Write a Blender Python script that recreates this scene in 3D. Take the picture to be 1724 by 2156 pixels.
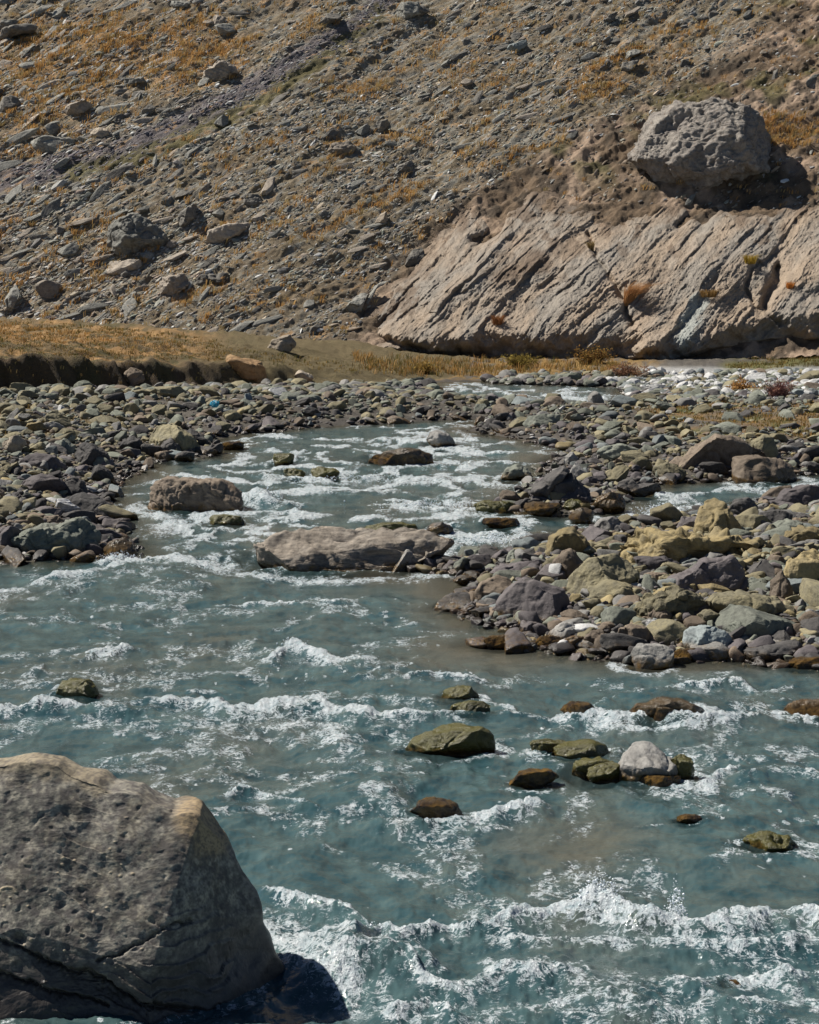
import bpy, math, random
import numpy as np

# ------------------------------------------------------------------ camera, sky, sun
SC = bpy.context.scene
COL = SC.collection
for o in list(bpy.data.objects):
    bpy.data.objects.remove(o)
PITCH = math.radians(7.6)
CAM_H = 5.0
HALF = math.radians(14.0)
F = 1078.0 / math.tan(HALF)          # focal length in photo pixels (photo read at 1724 x 2156)
cam_d = bpy.data.cameras.new("camera")
cam = bpy.data.objects.new("camera", cam_d)
COL.objects.link(cam)
cam.location = (0, 0, CAM_H)
cam.rotation_euler = (math.pi / 2 - PITCH, 0, 0)
cam_d.sensor_fit = 'VERTICAL'
cam_d.sensor_height = 36
cam_d.lens = 18 / math.tan(HALF)
cam_d.clip_start = 0.1
cam_d.clip_end = 1000
SC.camera = cam

SUN = np.array([-0.60, 0.23, 0.76])
SUN = SUN / np.linalg.norm(SUN)
SUN_EL = math.asin(SUN[2])
SUN_AZ = math.atan2(SUN[0], SUN[1])
world = bpy.data.worlds.new("World")
SC.world = world
world.use_nodes = True
wn = world.node_tree.nodes
wl = world.node_tree.links
wn.clear()
wo = wn.new('ShaderNodeOutputWorld')
bg = wn.new('ShaderNodeBackground')
sky = wn.new('ShaderNodeTexSky')
sky.sky_type = 'NISHITA'
sky.sun_disc = False
sky.sun_elevation = SUN_EL
sky.sun_rotation = SUN_AZ
sky.altitude = 6000
sky.dust_density = 0.3
bg.inputs['Strength'].default_value = 0.05
wl.new(sky.outputs[0], bg.inputs[0])
wl.new(bg.outputs[0], wo.inputs[0])
sun_d = bpy.data.lights.new("sun", 'SUN')
sun_d.energy = 5.0
sun_d.angle = math.radians(0.5)
sun_d.color = (1.0, 0.94, 0.85)
sun = bpy.data.objects.new("sun", sun_d)
COL.objects.link(sun)
sun.location = (-40, 10, 50)
sun.rotation_euler = (math.pi / 2 - SUN_EL, 0, math.atan2(SUN[0], -SUN[1]))
SC.view_settings.view_transform = 'Standard'
SC.view_settings.look = 'None'
SC.view_settings.exposure = 0.55
SC.view_settings.gamma = 1.0
SC.render.engine = 'CYCLES'
SC.cycles.max_bounces = 6
SC.cycles.transparent_max_bounces = 6

# ------------------------------------------------------------------ numeric helpers
rng = np.random.default_rng(7)
random.seed(7)
CP, SP = math.cos(PITCH), math.sin(PITCH)

def ray(px, py):
    a = (np.asarray(px, float) - 862) / F
    b = (1078 - np.asarray(py, float)) / F
    return np.stack([a, CP + b * SP, -SP + b * CP], -1)

def project(x, y, z):
    zz = z - CAM_H
    dep = y * CP - zz * SP
    up = y * SP + zz * CP
    dep = np.maximum(dep, 0.5)
    return 862 + F * x / dep, 1078 - F * up / dep

def flat(px, py, z=0.0):
    r = ray(px, py)
    t = (z - CAM_H) / r[..., 2]
    return r[..., 0] * t, r[..., 1] * t

_tab = np.random.default_rng(11)
_perm = _tab.permutation(256).astype(np.int64)
_perm = np.concatenate([_perm, _perm, _perm])
_g2a = _tab.random(256) * 2 * np.pi
_g2 = np.stack([np.cos(_g2a), np.sin(_g2a)], -1).astype(np.float32)
_g3 = _tab.normal(size=(256, 3))
_g3 = (_g3 / np.linalg.norm(_g3, axis=1)[:, None]).astype(np.float32)

def _fade(t):
    return t * t * t * (t * (t * 6 - 15) + 10)

def perlin2(x, y, s=0):
    x = np.asarray(x, np.float32) + s * 17.31
    y = np.asarray(y, np.float32) + s * 9.77
    xi = np.floor(x).astype(np.int64); yi = np.floor(y).astype(np.int64)
    xf = x - xi; yf = y - yi
    xi &= 255; yi &= 255
    u = _fade(xf); v = _fade(yf)
    def g(ix, iy, fx, fy):
        h = _perm[_perm[ix & 255] + (iy & 255)]
        gr = _g2[h]
        return gr[..., 0] * fx + gr[..., 1] * fy
    a = g(xi, yi, xf, yf); b = g(xi + 1, yi, xf - 1, yf)
    c = g(xi, yi + 1, xf, yf - 1); d = g(xi + 1, yi + 1, xf - 1, yf - 1)
    return ((a + u * (b - a)) * (1 - v) + (c + u * (d - c)) * v) * 1.5

def perlin3(P, s=0):
    P = np.asarray(P, np.float32) + s * 13.7
    i = np.floor(P).astype(np.int64)
    f = P - i
    i &= 255
    w = _fade(f)
    out = 0
    for dx in (0, 1):
        wx = w[:, 0] if dx else 1 - w[:, 0]
        for dy in (0, 1):
            wy = w[:, 1] if dy else 1 - w[:, 1]
            for dz in (0, 1):
                wz = w[:, 2] if dz else 1 - w[:, 2]
                h = _perm[_perm[_perm[(i[:, 0] + dx) & 255] + ((i[:, 1] + dy) & 255)] + ((i[:, 2] + dz) & 255)]
                gr = _g3[h]
                out = out + wx * wy * wz * (gr[:, 0] * (f[:, 0] - dx) + gr[:, 1] * (f[:, 1] - dy) + gr[:, 2] * (f[:, 2] - dz))
    return out * 1.5

def fbm2(x, y, oct=5, s=0, gain=0.5, lac=2.03):
    a, tot = 1.0, 0
    for k in range(oct):
        tot = tot + a * perlin2(x, y, s + k)
        x = x * lac; y = y * lac; a *= gain
    return tot

def ridge2(x, y, oct=4, s=0, gain=0.5):
    a, tot = 1.0, 0
    for k in range(oct):
        tot = tot + a * (1 - 2 * np.abs(perlin2(x, y, s + k)))
        x = x * 2.07; y = y * 2.07; a *= gain
    return tot

def fbm3(P, oct=4, s=0, gain=0.5):
    a, tot = 1.0, 0
    for k in range(oct):
        tot = tot + a * perlin3(P, s + k)
        P = P * 2.05; a *= gain
    return tot

def sstep(a, b, x):
    t = np.clip((x - a) / (b - a), 0, 1)
    return t * t * (3 - 2 * t)

def seg_dist(X, Y, pts, closed=False):
    best = np.full(X.shape, 1e9)
    n = len(pts)
    for k in range(n if closed else n - 1):
        ax, ay = pts[k]; bx, by = pts[(k + 1) % n]
        dx, dy = bx - ax, by - ay
        L = dx * dx + dy * dy + 1e-12
        t = np.clip(((X - ax) * dx + (Y - ay) * dy) / L, 0, 1)
        best = np.minimum(best, (X - ax - t * dx) ** 2 + (Y - ay - t * dy) ** 2)
    return np.sqrt(best)

def inside(X, Y, pts):
    c = np.zeros(X.shape, bool)
    n = len(pts)
    for k in range(n):
        ax, ay = pts[k]; bx, by = pts[(k + 1) % n]
        if ay == by:
            continue
        cond = ((ay > Y) != (by > Y)) & (X < (bx - ax) * (Y - ay) / (by - ay) + ax)
        c ^= cond
    return c

def interp(xs, pts):
    return np.interp(xs, [p[0] for p in pts], [p[1] for p in pts])

# ------------------------------------------------------------------ mesh helpers
def mesh_from(name, V, faces, smooth=True, col=None, attrs=None):
    """V (n,3), faces (m,k) int array"""
    me = bpy.data.meshes.new(name)
    V = np.ascontiguousarray(V, np.float32)
    faces = np.ascontiguousarray(faces, np.int32)
    k = faces.shape[1]
    me.vertices.add(len(V)); me.vertices.foreach_set('co', V.ravel())
    me.loops.add(faces.size); me.loops.foreach_set('vertex_index', faces.ravel())
    me.polygons.add(len(faces))
    me.polygons.foreach_set('loop_start', np.arange(0, faces.size, k, dtype=np.int32))
    me.polygons.foreach_set('loop_total', np.full(len(faces), k, np.int32))
    me.polygons.foreach_set('use_smooth', np.full(len(faces), smooth))
    if col is not None:
        a = me.attributes.new('Col', 'FLOAT_COLOR', 'POINT')
        c4 = np.ones((len(V), 4), np.float32); c4[:, :3] = col
        a.data.foreach_set('color', c4.ravel())
    for nm, arr in (attrs or {}).items():
        a = me.attributes.new(nm, 'FLOAT', 'POINT')
        a.data.foreach_set('value', np.ascontiguousarray(arr, np.float32).ravel())
    me.update(calc_edges=True)
    me.validate()
    return me

def link(name, me, mat=None, loc=(0, 0, 0), parent=None):
    o = bpy.data.objects.new(name, me)
    COL.objects.link(o)
    o.location = loc
    if mat is not None and me is not None and len(me.materials) == 0:
        me.materials.append(mat)
    if parent is not None:
        o.parent = parent
    return o

def tag(o, label=None, cat=None, group=None, kind=None):
    if label: o['label'] = label
    if cat: o['category'] = cat
    if group: o['group'] = group
    if kind: o['kind'] = kind
    return o

def grid_faces(nr, nc, keep=None):
    i = np.arange(nr * nc).reshape(nr, nc)
    f = np.stack([i[:-1, :-1], i[:-1, 1:], i[1:, 1:], i[1:, :-1]], -1).reshape(-1, 4)
    if keep is not None:
        f = f[keep.reshape(-1)]
    return f

def compact(V, Fa, *arrs):
    used = np.unique(Fa)
    mp = np.zeros(len(V), np.int64); mp[used] = np.arange(len(used))
    return (V[used], mp[Fa]) + tuple(a[used] for a in arrs)

def icosphere(sub):
    t = (1 + 5 ** 0.5) / 2
    V = [(-1, t, 0), (1, t, 0), (-1, -t, 0), (1, -t, 0), (0, -1, t), (0, 1, t), (0, -1, -t), (0, 1, -t), (t, 0, -1), (t, 0, 1), (-t, 0, -1), (-t, 0, 1)]
    Fc = [(0, 11, 5), (0, 5, 1), (0, 1, 7), (0, 7, 10), (0, 10, 11), (1, 5, 9), (5, 11, 4), (11, 10, 2), (10, 7, 6), (7, 1, 8), (3, 9, 4), (3, 4, 2), (3, 2, 6), (3, 6, 8), (3, 8, 9), (4, 9, 5), (2, 4, 11), (6, 2, 10), (8, 6, 7), (9, 8, 1)]
    V = [np.array(v) / np.linalg.norm(v) for v in V]
    for _ in range(sub):
        cache, N = {}, []
        def mid(a, b):
            k = (a, b) if a < b else (b, a)
            if k not in cache:
                m = V[a] + V[b]; V.append(m / np.linalg.norm(m)); cache[k] = len(V) - 1
            return cache[k]
        for a, b, c in Fc:
            ab, bc, ca = mid(a, b), mid(b, c), mid(c, a)
            N += [(a, ab, ca), (b, bc, ab), (c, ca, bc), (ab, bc, ca)]
        Fc = N
    return np.array(V), np.array(Fc, np.int32)

ICO = {k: icosphere(k) for k in (1, 2, 3, 4, 5, 6)}

def vnormals(V, Fa):
    n = np.cross(V[Fa[:, 1]] - V[Fa[:, 0]], V[Fa[:, 2]] - V[Fa[:, 0]])
    N = np.zeros_like(V)
    for k in range(Fa.shape[1]):
        np.add.at(N, Fa[:, k], n)
    return N / (np.linalg.norm(N, axis=1)[:, None] + 1e-12)

def cut_rock(sub, seed, dims=(1, 1, 1), cuts=10, depth=(0.62, 0.92), noise=0.05, freq=2.2, soft=0.92):
    """Rounded, plane-cut rock of half extents dims."""
    r = np.random.default_rng(seed)
    D, Fa = ICO[sub]
    P = D * (1 + 0.18 * perlin3(D * 1.3, seed % 97)[:, None])
    for _ in range(cuts):
        n = r.normal(size=3); n /= np.linalg.norm(n)
        o = r.uniform(*depth)
        d = P @ n - o
        P = P - n * (np.maximum(d, 0) * soft)[:, None]
    P = P / np.abs(P).max(0)
    if noise:
        N = vnormals(P, Fa)
        P = P + N * (noise * fbm3(P * freq, 4, seed % 89, 0.55))[:, None]
    return P * np.array(dims), Fa

# ------------------------------------------------------------------ materials
def new_mat(name):
    m = bpy.data.materials.new(name)
    m.use_nodes = True
    nt = m.node_tree
    nt.nodes.clear()
    return m, nt.nodes, nt.links

class NG:
    """small node-graph helper"""
    def __init__(s, name):
        s.m, s.n, s.l = new_mat(name)
        s.out = s.n.new('ShaderNodeOutputMaterial')
    def put(s, sock, v):
        if hasattr(v, 'is_output'):
            s.l.new(v, sock)
        else:
            sock.default_value = v
    def math(s, op, a, b=0.0, c=None, clamp=False):
        x = s.n.new('ShaderNodeMath'); x.operation = op; x.use_clamp = clamp
        s.put(x.inputs[0], a); s.put(x.inputs[1], b)
        if c is not None: s.put(x.inputs[2], c)
        return x.outputs[0]
    def mix(s, f, a, b, mode='MIX'):
        x = s.n.new('ShaderNodeMix'); x.data_type = 'RGBA'; x.blend_type = mode
        s.put(x.inputs[0], f)
        for k, v in ((6, a), (7, b)):
            s.put(x.inputs[k], v if hasattr(v, 'is_output') else (*v, 1))
        return x.outputs[2]
    def noise(s, vec, scale, detail=4, rough=0.55, dist=0.0):
        x = s.n.new('ShaderNodeTexNoise')
        if vec is not None: s.l.new(vec, x.inputs['Vector'])
        x.inputs['Scale'].default_value = scale; x.inputs['Detail'].default_value = detail
        x.inputs['Roughness'].default_value = rough; x.inputs['Distortion'].default_value = dist
        return x.outputs[0]
    def remap(s, v, a, b, c=0.0, d=1.0, smooth=False):
        x = s.n.new('ShaderNodeMapRange')
        if smooth: x.interpolation_type = 'SMOOTHSTEP'
        s.put(x.inputs[0], v)
        for k, q in enumerate((a, b, c, d)): x.inputs[k + 1].default_value = q
        return x.outputs[0]
    def attr(s, name, what='Fac'):
        x = s.n.new('ShaderNodeAttribute'); x.attribute_name = name
        return x.outputs[what]
    def coord(s, what='Object'):
        return s.n.new('ShaderNodeTexCoord').outputs[what]
    def bump(s, h, strength=0.5, dist=0.05, normal=None):
        x = s.n.new('ShaderNodeBump')
        x.inputs['Strength'].default_value = strength; x.inputs['Distance'].default_value = dist
        s.l.new(h, x.inputs['Height'])
        if normal is not None: s.l.new(normal, x.inputs['Normal'])
        return x.outputs[0]
    def mapping(s, vec, scale=(1, 1, 1), rot=(0, 0, 0)):
        x = s.n.new('ShaderNodeMapping')
        s.l.new(vec, x.inputs[0]); x.inputs['Scale'].default_value = scale; x.inputs['Rotation'].default_value = rot
        return x.outputs[0]
    def principled(s, col, rough, normal=None, spec=0.5):
        p = s.n.new('ShaderNodeBsdfPrincipled')
        s.put(p.inputs['Base Color'], col if hasattr(col, 'is_output') else (*col, 1))
        s.put(p.inputs['Roughness'], rough)
        p.inputs['Specular IOR Level'].default_value = spec
        if normal is not None: s.l.new(normal, p.inputs['Normal'])
        return p
    def done(s, shader):
        s.l.new(shader, s.out.inputs[0]); return s.m

def rock_mat(name, c0, c1, c2, wet=True, scale=1.0, bump=0.5, rough=0.85, lichen=None, moss=None, strata=0.0, wet_top=0.2):
    g = NG(name)
    oi = g.n.new('ShaderNodeObjectInfo')
    co = g.coord()
    va = g.n.new('ShaderNodeVectorMath'); va.operation = 'ADD'
    sc_ = g.n.new('ShaderNodeVectorMath'); sc_.operation = 'SCALE'
    cmb = g.n.new('ShaderNodeCombineXYZ')
    for k in range(3): g.l.new(oi.outputs['Random'], cmb.inputs[k])
    g.l.new(cmb.outputs[0], sc_.inputs[0]); sc_.inputs['Scale'].default_value = 57.0
    g.l.new(co, va.inputs[0]); g.l.new(sc_.outputs[0], va.inputs[1])
    v = va.outputs[0]
    n1 = g.noise(v, 1.7 * scale, 5, 0.6, 0.6)
    n2 = g.noise(v, 7.0 * scale, 6, 0.65)
    n3 = g.noise(v, 38.0 * scale, 4, 0.7)
    col = g.mix(g.remap(n1, 0.36, 0.64), c0, c1)
    col = g.mix(g.remap(n2, 0.46, 0.68, 0, 0.85), col, c2)
    if strata:
        vs = g.mapping(v, (1.2, 3, 9), (0.3, 0.35, 0))
        st = g.noise(vs, 2.2 * scale, 4, 0.6, 0.4)
        col = g.mix(g.remap(st, 0.4, 0.65, 0, strata), col, tuple(x * 0.45 for x in c0))
    if lichen:
        col = g.mix(g.remap(g.noise(v, 16 * scale, 3, 0.6), 0.6, 0.68, 0, 0.8), col, lichen)
    val = g.math('MULTIPLY_ADD', n3, 0.9, 0.52)
    vm = g.n.new('ShaderNodeVectorMath'); vm.operation = 'SCALE'
    g.l.new(col, vm.inputs[0]); g.l.new(val, vm.inputs['Scale'])
    col = vm.outputs[0]
    vm2 = g.n.new('ShaderNodeVectorMath'); vm2.operation = 'SCALE'
    g.l.new(col, vm2.inputs[0]); g.l.new(g.math('MULTIPLY_ADD', oi.outputs['Random'], 0.5, 0.72), vm2.inputs['Scale'])
    col = vm2.outputs[0]
    rg = rough
    if moss:
        col = g.mix(g.remap(n1, 0.38, 0.5), col, moss)
    if wet:
        geo = g.n.new('ShaderNodeNewGeometry')
        sx = g.n.new('ShaderNodeSeparateXYZ'); g.l.new(geo.outputs['Position'], sx.inputs[0])
        zz = g.math('ADD', sx.outputs[2], g.math('MULTIPLY', g.math('SUBTRACT', n1, 0.5), -0.35))
        wf = g.remap(zz, wet_top, wet_top * 0.35, 0, 1, True)
        wc = g.n.new('ShaderNodeVectorMath'); wc.operation = 'MULTIPLY'
        g.l.new(col, wc.inputs[0]); wc.inputs[1].default_value = (0.46, 0.40, 0.34)
        algae = g.mix(g.remap(n2, 0.42, 0.62), wc.outputs[0], (0.13, 0.075, 0.018))
        col = g.mix(wf, col, algae)
        rg = g.math('MULTIPLY_ADD', wf, -0.68, rough)
    bh = g.math('ADD', g.math('MULTIPLY', n2, 1.0), g.math('MULTIPLY', n3, 0.35))
    nb = g.bump(bh, bump, 0.06 / scale)
    return g.done(g.principled(col, rg, nb, 0.4).outputs[0])

ROCK = {
    'purple': rock_mat('dark_purple_grey_rock', (.095, .083, .085), (.13, .115, .113), (.06, .053, .056), bump=.4),
    'dark': rock_mat('dark_grey_rock', (.06, .057, .055), (.095, .088, .082), (.035, .034, .035), bump=.5),
    'khaki': rock_mat('khaki_rock', (.23, .20, .115), (.175, .158, .10), (.11, .10, .07), bump=.5),
    'yellow': rock_mat('yellow_ochre_rock', (.31, .24, .11), (.235, .19, .10), (.13, .11, .065), bump=.5),
    'green': rock_mat('grey_green_rock', (.15, .165, .135), (.205, .215, .175), (.095, .10, .085), bump=.5),
    'grey': rock_mat('pale_grey_rock', (.22, .215, .20), (.30, .29, .27), (.14, .135, .125), bump=.5),
    'blue': rock_mat('blue_grey_rock', (.17, .20, .20), (.23, .26, .26), (.12, .135, .135), bump=.35),
    'brown': rock_mat('brown_rock', (.15, .115, .082), (.20, .16, .12), (.09, .07, .053), bump=.5),
    'rust': rock_mat('rusty_orange_rock', (.40, .24, .11), (.47, .31, .16), (.24, .14, .07), wet=False, bump=.6),
    'tan': rock_mat('tan_rock', (.34, .28, .21), (.42, .36, .28), (.2, .165, .125), wet=False, bump=.6),
    'moss': rock_mat('mossy_rock', (.075, .072, .025), (.13, .115, .03), (.045, .042, .018), moss=(.080, .074, .016), bump=.8, rough=.30, wet_top=.10),
    'amber': rock_mat('wet_amber_rock', (.11, .065, .025), (.075, .055, .028), (.04, .032, .02), bump=.8, rough=.22, wet_top=.2),
    'wetbrown': rock_mat('wet_brown_rock', (.10, .075, .045), (.07, .055, .04), (.03, .026, .02), bump=.7, rough=.25, wet_top=.3),
    'slate': rock_mat('slate_grey_hill_rock', (.235, .235, .205), (.31, .30, .265), (.15, .145, .13), wet=False, bump=.6, strata=.5, scale=.8),
    'hilldark': rock_mat('dark_hill_rock', (.145, .135, .118), (.21, .195, .165), (.09, .085, .078), wet=False, bump=.6, strata=.5, scale=.8),
    'hilltan': rock_mat('tan_hill_rock', (.31, .265, .21), (.38, .33, .27), (.2, .17, .14), wet=False, bump=.6, strata=.4, scale=.8),
}

# ------------------------------------------------------------------ landform
WATER_PX = [(-300, 1197), (0, 1187), (100, 1180), (200, 1180), (288, 1170), (262, 1130), (236, 1090), (222, 1062), (245, 1022), (262, 1008), (300, 990),
            (335, 972), (440, 962), (455, 945), (440, 925), (520, 914), (600, 908), (700, 898), (830, 892), (930, 886), (1020, 882), (1010, 895), (985, 907),
            (1040, 918), (1110, 928), (1140, 938), (1200, 948), (1205, 958), (1165, 968), (1140, 985), (1150, 1000), (1110, 1025), (1095, 1050), (1020, 1070),
            (1100, 1085), (1240, 1085), (1306, 1070), (1326, 1038), (1400, 1020), (1560, 1014), (1724, 1000), (2000, 992), (2000, 1054), (1724, 1050),
            (1600, 1058), (1550, 1072), (1460, 1088), (1420, 1101), (1330, 1110), (1240, 1119), (1180, 1132), (1130, 1152), (1130, 1167), (1060, 1172),
            (1000, 1177), (930, 1190), (860, 1196), (860, 1203), (920, 1208), (985, 1224), (1000, 1270), (950, 1283), (1010, 1312), (1110, 1335),
            (1120, 1350), (1010, 1358), (1100, 1366), (1320, 1400), (1480, 1392), (1560, 1392), (1724, 1412), (2000, 1432)]
W1 = [tuple(map(float, flat(x, y))) for x, y in WATER_PX] + [(40, 20), (60, -30), (-60, -30), (-40, 31)]
W2PX = [(900, 806), (1010, 802), (1060, 811), (1160, 811), (1300, 817), (1345, 846), (1290, 863), (1180, 863), (1100, 857), (1000, 853), (920, 842)]
W2 = [tuple(map(float, flat(x, y))) for x, y in W2PX]
GX = np.arange(-34, 34.01, 0.17)
GY = np.arange(-4, 96.01, 0.17)
_X, _Y = np.meshgrid(GX, GY)
def _sdf(poly):
    d = seg_dist(_X, _Y, poly, True)
    return np.where(inside(_X, _Y, poly), -d, d)
SDF = np.minimum(_sdf(W1), _sdf(W2))

def sdf_at(x, y):
    fx = np.clip((x - GX[0]) / 0.17, 0, len(GX) - 1.001); fy = np.clip((y - GY[0]) / 0.17, 0, len(GY) - 1.001)
    i = fx.astype(int); j = fy.astype(int); u = fx - i; v = fy - j
    return (SDF[j, i] * (1 - u) + SDF[j, i + 1] * u) * (1 - v) + (SDF[j + 1, i] * (1 - u) + SDF[j + 1, i + 1] * u) * v

# grassy bank on the left: foot line and crest line in world metres
FOOT = [(-26, 57), (-13, 60.5), (-6, 65), (-2, 68.5), (0, 70.5), (4, 75)]
def bank_h(x, y):
    foot = interp(x, FOOT) + 0.75 * perlin2(x * 0.26, y * 0.1, 5) + .30 * perlin2(x * .8 + y * 1.3, y * .2, 6) + .07 * fbm2(x * 2.3 + y * 2.6, y * .8, 3, 7)
    top = interp(x, [(-26, 2.4), (-17, 1.8), (-13.5, 1.6), (-8, 1.15), (-4.2, .78), (-1.3, .42), (0.5, .15), (3, 0)])
    w = interp(x, [(-26, .5), (-9, .55), (-5, .8), (-2, 1.8), (2, 3)])
    t = (y - foot) / w
    rise = np.where(t < 1, .66 * (sstep(0, 1, t) * 0.5 + np.clip(t, 0, 1) * 0.5), .66 + .34 * sstep(.6, 9.0, t))
    gully = 0.10 * ridge2(x * 0.6 + y * 0.65, y * 0.35 - x * .1, 4, 21) + .09 * fbm2(x * 1.6, y * 1.6, 3, 23) * sstep(0, .3, t) * sstep(1.6, .8, t)
    back = 1 - 0.25 * sstep(10, 18, t)
    return np.where(t > 0, top * rise * back + gully * np.minimum(top, 1.2), 0.0), t

def ground_h(x, y, fine=True):
    s = sdf_at(x, y)
    land = (0.50 - .34 * sstep(56, 72, y)) * (1 - np.exp(-np.maximum(s, 0) / 2.2))
    bed = -0.42 * (1 - np.exp(np.minimum(s, 0) / 1.6))
    z = np.where(s > 0, land, bed)
    z = z + 0.10 * fbm2(x * 0.45, y * 0.45, 3, 31) * sstep(-1.0, 2.0, s)
    b, t = bank_h(x, y)
    z = z + b
    if fine:
        z = z + .05 * fbm2(x * 2.6, y * 2.6, 3, 47) * (t > .9)
        z = z + 0.03 * fbm2(x * 2.1, y * 2.1, 4, 41)
    return z

def hill_base(x):
    return 85.0 - 0.12 * x - 1.2 * sstep(2, -6, x)

STR = np.array([1.0, 0.70]); STR /= np.linalg.norm(STR)     # plan direction of the slanting slabs
def hill_h(x, y, fine=True):
    y0 = hill_base(x)
    t = y - y0
    z = np.where(t > 0, 0.70 * t, 0.25 * t) + 0.25
    a = x * STR[0] + y * STR[1]; c = -x * STR[1] + y * STR[0]
    z = z + 0.55 * fbm2(a * 0.06, c * 0.13, 3, 51) * sstep(-1, 4, t)
    if fine:
        k = sstep(-.5, 3, t)
        z = z + k * (0.16 * ridge2(a * 0.28, c * 0.8, 4, 61) + 0.06 * fbm2(a * 0.9, c * 2.6, 4, 71))
    return z

def terrain(x, y):
    return np.maximum(np.maximum(ground_h(x, y), hill_h(x, y)), 0.0)

def hit(px, py, fn=terrain, far=175, start=9):
    r = ray(px, py)
    t = np.concatenate([np.arange(start, 60, 0.1), np.arange(60, far, 0.15)])
    P = r[None, :] * t[:, None]
    z = P[:, 2] + CAM_H
    below = z < fn(P[:, 0], P[:, 1])
    k = int(np.argmax(below)) if below.any() else len(t) - 1
    return P[k, 0], P[k, 1], z[k]

# colour zones of the slope, read at the place on the slope (photo pixel of the vertex is only the authoring key)
C_DIRT = np.array([.175, .13, .08]); C_TAN = np.array([.36, .27, .19]); C_GREY = np.array([.25, .24, .205]); C_ORG = np.array([.42, .22, .075])
C_MOSS = np.array([.12, .105, .032]); C_GRAV = np.array([.135, .12, .125]); C_DARK = np.array([.07, .055, .04])
GULLY = [(860, -60), (760, 55), (640, 120), (520, 195), (400, 255), (280, 310), (120, 350), (-60, 400)]
MOSSL = [(800, 30), (735, 85), (640, 150), (540, 215), (380, 295), (300, 330), (150, 365)]

def zone_org(px, py):
    a = sstep(190, 60, seg_dist(px, (py - 120) * 1.7 + 120, [(120, 90), (300, 110), (400, 100)]))
    b = sstep(120, 20, seg_dist(px, py, [(20, 300), (60, 170), (140, 240)]))
    c = sstep(60, 10, seg_dist(px, py, [(1250, 180), (1330, 140), (1420, 100)]))
    e = sstep(75, 25, seg_dist(px, (py - 275) * 1.6 + 275, [(1630, 268), (1665, 280)]))
    return np.clip(a + .7 * b + .5 * c + e, 0, 1)

def zone_soil(px, py):
    """the brown, stone-poor ground round the great boulder and above the cliff"""
    line = interp(py, [(0, 1620), (90, 1560), (180, 1400), (300, 1160), (420, 950), (520, 850), (640, 760), (740, 700)])
    return sstep(-70, 80, px - line)

# ------------------------------------------------------------------ ground mesh
def fan(y_near, y_far, nr, nc, umax, power=1.0):
    inv = np.linspace(1 / (y_near + 4), 1 / (y_far + 4), nr)
    y = 1 / inv - 4
    u = np.linspace(-umax, umax, nc)
    U, Yg = np.meshgrid(u, y)
    return U * (Yg + 6), Yg

_y = np.unique(np.concatenate([1 / np.linspace(1 / 8, 1 / 98, 640) - 4, np.arange(55, 76, .085)]))
_u, Y = np.meshgrid(np.linspace(-.42, .42, 800), _y)
X = _u * (Y + 6)
Z = ground_h(X, Y)
PX, PY = project(X, Y, Z)
S = sdf_at(X, Y)
bh_, bt_ = bank_h(X, Y)
n1 = fbm2(X * .6, Y * .6, 4, 81); n2 = fbm2(X * 2.5, Y * 2.5, 4, 91)
col = np.empty(X.shape + (3,))
col[:] = (.11, .098, .082)
def blend(col, m, c):
    m = np.clip(m, 0, 1)[..., None]
    return col * (1 - m) + np.asarray(c) * m
col = blend(col, sstep(-.3, .5, n2), (.07, .063, .055))
sand = sstep(40, 10, seg_dist(PX, (PY - 815) * 2 + 815, [(210, 832), (420, 818), (650, 812), (800, 800)]))
col = blend(col, sand * sstep(-.6, .2, n1 + .4), (.26, .18, .115))
tur = sstep(1250, 1420, PX) * sstep(835, 858, PY) * sstep(945, 905, PY)
col = blend(col, tur * sstep(-.5, .1, n1 + .25 * n2), (.19, .125, .06))
col = blend(col, tur * sstep(.1, .5, n1), (.10, .10, .035))
left_turf = sstep(420, 150, PX) * sstep(830, 850, PY) * sstep(950, 900, PY)
col = blend(col, left_turf * sstep(-.1, .3, n1), (.17, .12, .05))
foot = sstep(700, 780, PX) * sstep(745, 760, PY) * sstep(812, 790, PY) * sstep(1420, 1340, PX)
col = blend(col, foot * sstep(-.5, .1, n2), (.24, .15, .05))
pale = sstep(1270, 1400, PX) * sstep(768, 778, PY) * sstep(845, 825, PY)
col = blend(col, pale, (.33, .33, .32))
gt = sstep(60, 20, seg_dist(PX, PY * 2, [(1560, 1545), (1640, 1510), (1760, 1480)])) * sstep(-.4, .2, n1 + .3)
col = blend(col, gt, (.11, .105, .035))
wetl = sstep(.8, .05, S)
col = blend(col, wetl * .75, (.06, .055, .05))
bed = sstep(0.05, -.25, S)
col = blend(col, bed, (.10, .085, .055))
isb = (bt_ > -0.02) & (bh_ > .03) & (X < 3)
grassy = sstep(-.35, .25, n1 + .5 * n2)
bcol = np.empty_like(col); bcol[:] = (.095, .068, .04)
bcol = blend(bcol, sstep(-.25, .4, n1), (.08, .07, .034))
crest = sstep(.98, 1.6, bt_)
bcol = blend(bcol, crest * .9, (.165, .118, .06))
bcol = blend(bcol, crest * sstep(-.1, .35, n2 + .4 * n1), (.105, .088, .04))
bcol = blend(bcol, crest * sstep(.05, .4, fbm2(X * .5, Y * 1.6, 4, 93) + .5 * n2 + .25 * sstep(3, 7, bt_) - .1) * sstep(520, 360, PX), (.33, .20, .085))
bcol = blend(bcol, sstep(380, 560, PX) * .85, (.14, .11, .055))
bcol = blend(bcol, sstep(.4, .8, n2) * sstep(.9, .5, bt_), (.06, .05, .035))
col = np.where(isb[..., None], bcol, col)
V = np.stack([X, Y, Z], -1).reshape(-1, 3)
fb = isb[:-1, :-1] | isb[1:, 1:]
gF = grid_faces(*X.shape, keep=~fb)
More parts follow.
